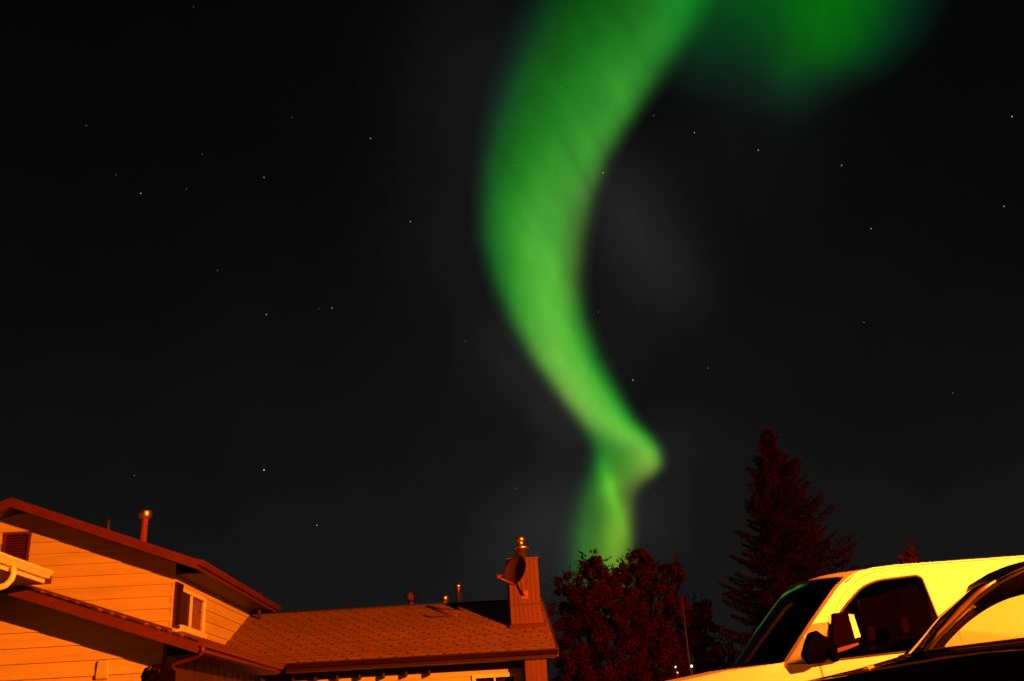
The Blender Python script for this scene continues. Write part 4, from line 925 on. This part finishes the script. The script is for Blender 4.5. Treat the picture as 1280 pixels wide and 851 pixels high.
for sy in (-1, 1):
    MB().box((-1.27-1, sy*.62-.18, .40), (-1.18-1, sy*.62+.12, .52)).build('headlight', glass('lamp_glass', (.7, .7, .7)), car, bevel=.03)

# ================================================================== TREES
def leafmat(name, c1, c2):  # noise puts lit clumps and dark gaps into the leaf colour
    m = mat(name, c1, .7, var=.5, vscale=2.2, col2=c2, spec=.04); return m
def leaf(mb, p, n, s):
    a = n.orthogonal().normalized(); th = random.random()*6.28; b = n.cross(a); a, b = a*math.cos(th)+b*math.sin(th), b*math.cos(th)-a*math.sin(th)
    a = a*s; b = b*s*.62
    i = len(mb.v); mb.v += [tuple(p-a), tuple(p-b*.9), tuple(p+a), tuple(p+b*.9)]; mb.f.append((i, i+1, i+2, i+3)); mb.sm.append(False)
def rdir():
    while True:
        d = Vector((random.uniform(-1, 1), random.uniform(-1, 1), random.uniform(-1, 1)))
        if .05 < d.length < 1: return d.normalized()
def broadleaf(name, label, base, depth, clumps, leaves, lm, size=.05, group=None):
    """clumps: (px, py, radius px, depth shift)"""
    t = thing(name, label, 'tree', base, 0, group); B = Vector(base)
    cs = []
    for x, y, r, dd in clumps:
        P = at(x, y, depth+dd); cs.append((Vector((P.x, P.y, P.z))-B, r/1270*(depth+dd)*1.02))
    tr = MB(); top = Vector((0, 0, cs[0][0].z*.5))
    tr.tube([(0, 0, -.1), (.03, 0, top.z*.4), (0, .05, top.z)], [.19, .14, .1], 8)
    fork = Vector((0, 0, top.z*.75))
    for c, r in cs:
        m1 = fork*.55+c*.45+rdir()*.2; tr.tube([fork, m1, c, c+rdir()*r*.6], [.08, .05, .03, .012], 6)
        for _ in range(4): d = rdir(); d.z = abs(d.z); tr.tube([c, c+d*r*.5, c+(d+rdir()*.3)*r*.9], [.025, .016, .006], 5)
    tr.build('trunk', M['bark'], t)
    cr = MB(); tot = sum(r**2 for _, r in cs)
    for c, r in cs:
        n = int(2.6*leaves*r*r/tot); sub = []
        for _ in range(max(6, int(26*r))):
            d = rdir(); sub.append((c+Vector((d.x*r*.78, d.y*r*.78, d.z*r*.74))*random.uniform(.55, 1.05), r*random.uniform(.18, .34), d))
        for i in range(n):
            sc, sr, sd_ = random.choice(sub); d = rdir(); p = sc+d*sr*random.random()**.35
            leaf(cr, p, (d+sd_*.6+rdir()*.9).normalized(), size*random.uniform(.6, 1.35))
        for _ in range(int(10*r)+3):       # stray sprigs that break the outline
            d = rdir(); d.z = abs(d.z)*.9+.2; d.normalize(); q0 = c+d*r*.9
            for k in range(14): leaf(cr, q0+d*k*.022*r+rdir()*.03, (d+rdir()).normalized(), size*.75)
    cr.build('crown', lm, t, recalc=False)
    return t
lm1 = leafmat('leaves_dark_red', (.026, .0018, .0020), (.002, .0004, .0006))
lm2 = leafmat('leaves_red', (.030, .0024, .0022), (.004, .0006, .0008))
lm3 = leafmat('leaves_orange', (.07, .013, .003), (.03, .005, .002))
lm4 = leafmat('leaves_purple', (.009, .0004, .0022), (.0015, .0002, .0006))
base = lambda x, d: (at(x, 880, d).x, d, gz(0, d)-.02)
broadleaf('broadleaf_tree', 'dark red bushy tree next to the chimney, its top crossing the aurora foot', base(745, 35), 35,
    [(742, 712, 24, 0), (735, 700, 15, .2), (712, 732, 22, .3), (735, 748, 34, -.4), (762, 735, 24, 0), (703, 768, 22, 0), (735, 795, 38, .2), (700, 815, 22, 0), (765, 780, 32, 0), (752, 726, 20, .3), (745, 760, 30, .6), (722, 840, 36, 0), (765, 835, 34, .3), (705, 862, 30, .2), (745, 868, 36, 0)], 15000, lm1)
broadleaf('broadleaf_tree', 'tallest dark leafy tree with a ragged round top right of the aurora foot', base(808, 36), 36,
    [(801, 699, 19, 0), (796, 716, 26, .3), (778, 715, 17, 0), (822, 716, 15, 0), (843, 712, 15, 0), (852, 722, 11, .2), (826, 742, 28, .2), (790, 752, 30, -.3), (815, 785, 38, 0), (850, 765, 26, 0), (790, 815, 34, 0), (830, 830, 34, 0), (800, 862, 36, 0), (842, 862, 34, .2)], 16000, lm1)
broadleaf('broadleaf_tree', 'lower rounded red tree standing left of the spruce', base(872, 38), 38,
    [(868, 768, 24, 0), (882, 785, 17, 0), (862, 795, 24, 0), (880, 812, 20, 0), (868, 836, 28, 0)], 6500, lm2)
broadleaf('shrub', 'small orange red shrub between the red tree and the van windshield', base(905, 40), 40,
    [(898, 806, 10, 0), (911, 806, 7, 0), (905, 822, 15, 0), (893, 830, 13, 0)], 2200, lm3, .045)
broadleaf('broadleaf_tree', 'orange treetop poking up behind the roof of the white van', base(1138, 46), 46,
    [(1137, 688, 9, 0), (1141, 697, 10, 0), (1126, 697, 5, 0), (1135, 712, 15, 0)], 2600, lm3, .05)
def spruce(px, ptop, depth, label, halfw, zlow):
    T = at(px, ptop, depth); b = Vector((T.x+.05, depth, gz(0, depth)-.02)); Hh = T.z-b.z
    t = thing('spruce_tree', label, 'tree', b)
    MB().tube([(0, 0, -.1), (0, 0, Hh*.5), (T.x-b.x, 0, Hh)], [.2, .1, .012], 8).build('trunk', M['bark'], t)
    cr = MB(); br = MB(); z = Hh-.12
    lvl = 0
    while z > zlow:
        f = (Hh-z)/Hh; R0 = halfw*min(1, f*1.75)**.88+.07
        nb_ = 5 if f < .1 else random.choice((6, 7, 8)); ph = random.random()*6.28
        for k in range(nb_):
            a = ph+2*math.pi*k/nb_+random.uniform(-.3, .3); ln = R0*random.uniform(.5, 1.2)*(1-.07*max(0, -math.cos(a)))
            dr_ = Vector((math.cos(a), math.sin(a), 0)); rise = .32-.5*f
            pts = [Vector((0, 0, z))+dr_*ln*s_+Vector((0, 0, ln*(rise*s_-.22*s_+.30*s_*s_*s_))) for s_ in (0, .25, .5, .75, 1)]
            br.tube(pts, [.035, .028, .02, .014, .006], 4)
            m = max(12, int(ln*66))
            for i in range(m):
                s_ = (i+.5)/m; s2 = s_*4; j = min(3, int(s2)); P = pts[j].lerp(pts[j+1], s2-j)
                tan = (pts[j+1]-pts[j]).normalized(); side = tan.cross(Vector((0, 0, 1))).normalized(); wd = (.06+ln*.30*(1-abs(s_-.45)*1.35))
                for sg in (-1, 1):
                    q_ = P+side*sg*wd*random.random()+Vector((0, 0, -.12*random.random()*ln*.35)); d = (side*sg+tan*.9+rdir()*.35).normalized()
                    L_ = random.uniform(.09, .17); w_ = rdir()*.024; i0 = len(cr.v)
                    cr.v += [tuple(q_-w_), tuple(q_+w_), tuple(q_+d*L_)]; cr.f.append((i0, i0+1, i0+2)); cr.sm.append(False)
                    d = (side*sg*.7+tan*.4+Vector((0, 0, -.7))+rdir()*.5).normalized(); i0 = len(cr.v); w_ = rdir()*.024
                    cr.v += [tuple(q_-w_), tuple(q_+w_), tuple(q_+d*L_*.9)]; cr.f.append((i0, i0+1, i0+2)); cr.sm.append(False)
        z -= (.15+.11*f)*random.uniform(.75, 1.3); lvl += 1
    # needles at the tip
    for i in range(140):
        q_ = Vector((T.x-b.x, 0, Hh-.45*random.random())); d = (rdir()+Vector((0, 0, .8))).normalized(); w_ = rdir()*.02; i0 = len(cr.v)
        cr.v += [tuple(q_-w_), tuple(q_+w_), tuple(q_+d*.16)]; cr.f.append((i0, i0+1, i0+2)); cr.sm.append(False)
    cr.build('crown', lm4, t, recalc=False); br.build('branches', lm4, t, recalc=False)
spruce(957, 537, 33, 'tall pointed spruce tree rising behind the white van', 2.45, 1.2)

# ---- utility pole, wires, distant lights
pb_ = at(855, 880, 33.4); pt = at(852, 745, 33.4)
pole = thing('utility_pole', 'thin wooden utility pole in front of the dark red trees', 'utility pole', (pt.x, 33.4, gz(0, 30)-.02))
Hp = pt.z-(gz(0, 30)-.02)
MB().tube([(0, 0, 0), (0, 0, Hp)], [.035, .024], 8).build('pole', mat('pole_wood', (.016, .002, .0015), .8, var=.2), pole)
for k, dy in enumerate((0, 3.2)):
    a = at(760, 795+dy, 41); b = at(1130, 782+dy, 41)
    pts = [a.lerp(b, i/20)+Vector((0, 0, -.5*(i/20)*(1-i/20))) for i in range(21)]
    w = MB().tube(pts, .018, 5).build('power_line', mat('wire', (.05, .04, .04), .6)); tag(w, ('upper' if k == 0 else 'lower')+' of two thin wires crossing behind the trees and the spruce', 'power line', 'power lines')
lampm = emit('distant_lamp_light', (1, .6, .4), 2)
for x, y, r, lb in ((844.5, 833, .026, 'small white light low between the trees, upper of the left pair'), (847, 840, .02, 'small white light low between the trees, lower of the left pair'), (864.5, 832, .036, 'warm light, the largest of those glinting low before the red trees')):
    P = at(x, y, 31.5); t = thing('garden_lamp', lb, 'lamp', (P.x, P.y, gz(0, 30)-.02), 0, 'distant lamps'); zz = P.z-t.location.z
    MB().tube([(0, 0, 0), (0, 0, zz-r)], .02, 6).build('post', M['dark'], t)
    MB().lathe([(0, -r*1.3), (r, -r*.8), (r, r*.8), (0, r*1.3)], (0, 0, zz), 10).build('lamp_shade', lampm, t)

# ---- shrub by the downspout at the foot of the frame
def bush(px, py, depth, r, label):
    P = at(px, py, depth); b = Vector((P.x, P.y, gz(0, depth)-.02)); t = thing('shrub', label, 'shrub', b)
    zz = P.z-b.z; st = MB(); cr = MB()
    for i in range(9):
        d = rdir(); st.tube([(0, 0, 0), (d.x*r*.3, d.y*r*.3, zz*.5), (d.x*r*.7, d.y*r*.7, zz*.9)], [.03, .02, .008], 5)
    for i in range(6500):
        d = rdir(); h_ = random.random()**.6; q_ = Vector((d.x*r*(1.1-.4*h_), d.y*r*(1.1-.4*h_), .2+(zz-.1)*h_+.15*d.z))
        leaf(cr, q_, (d+rdir()*.6).normalized(), random.uniform(.03, .06))
    st.build('stems', M['bark'], t); cr.build('foliage', lm4, t, recalc=False)
bush(198, 848, 17.0, .36, 'dark rounded shrub in front of the garage wall corner')
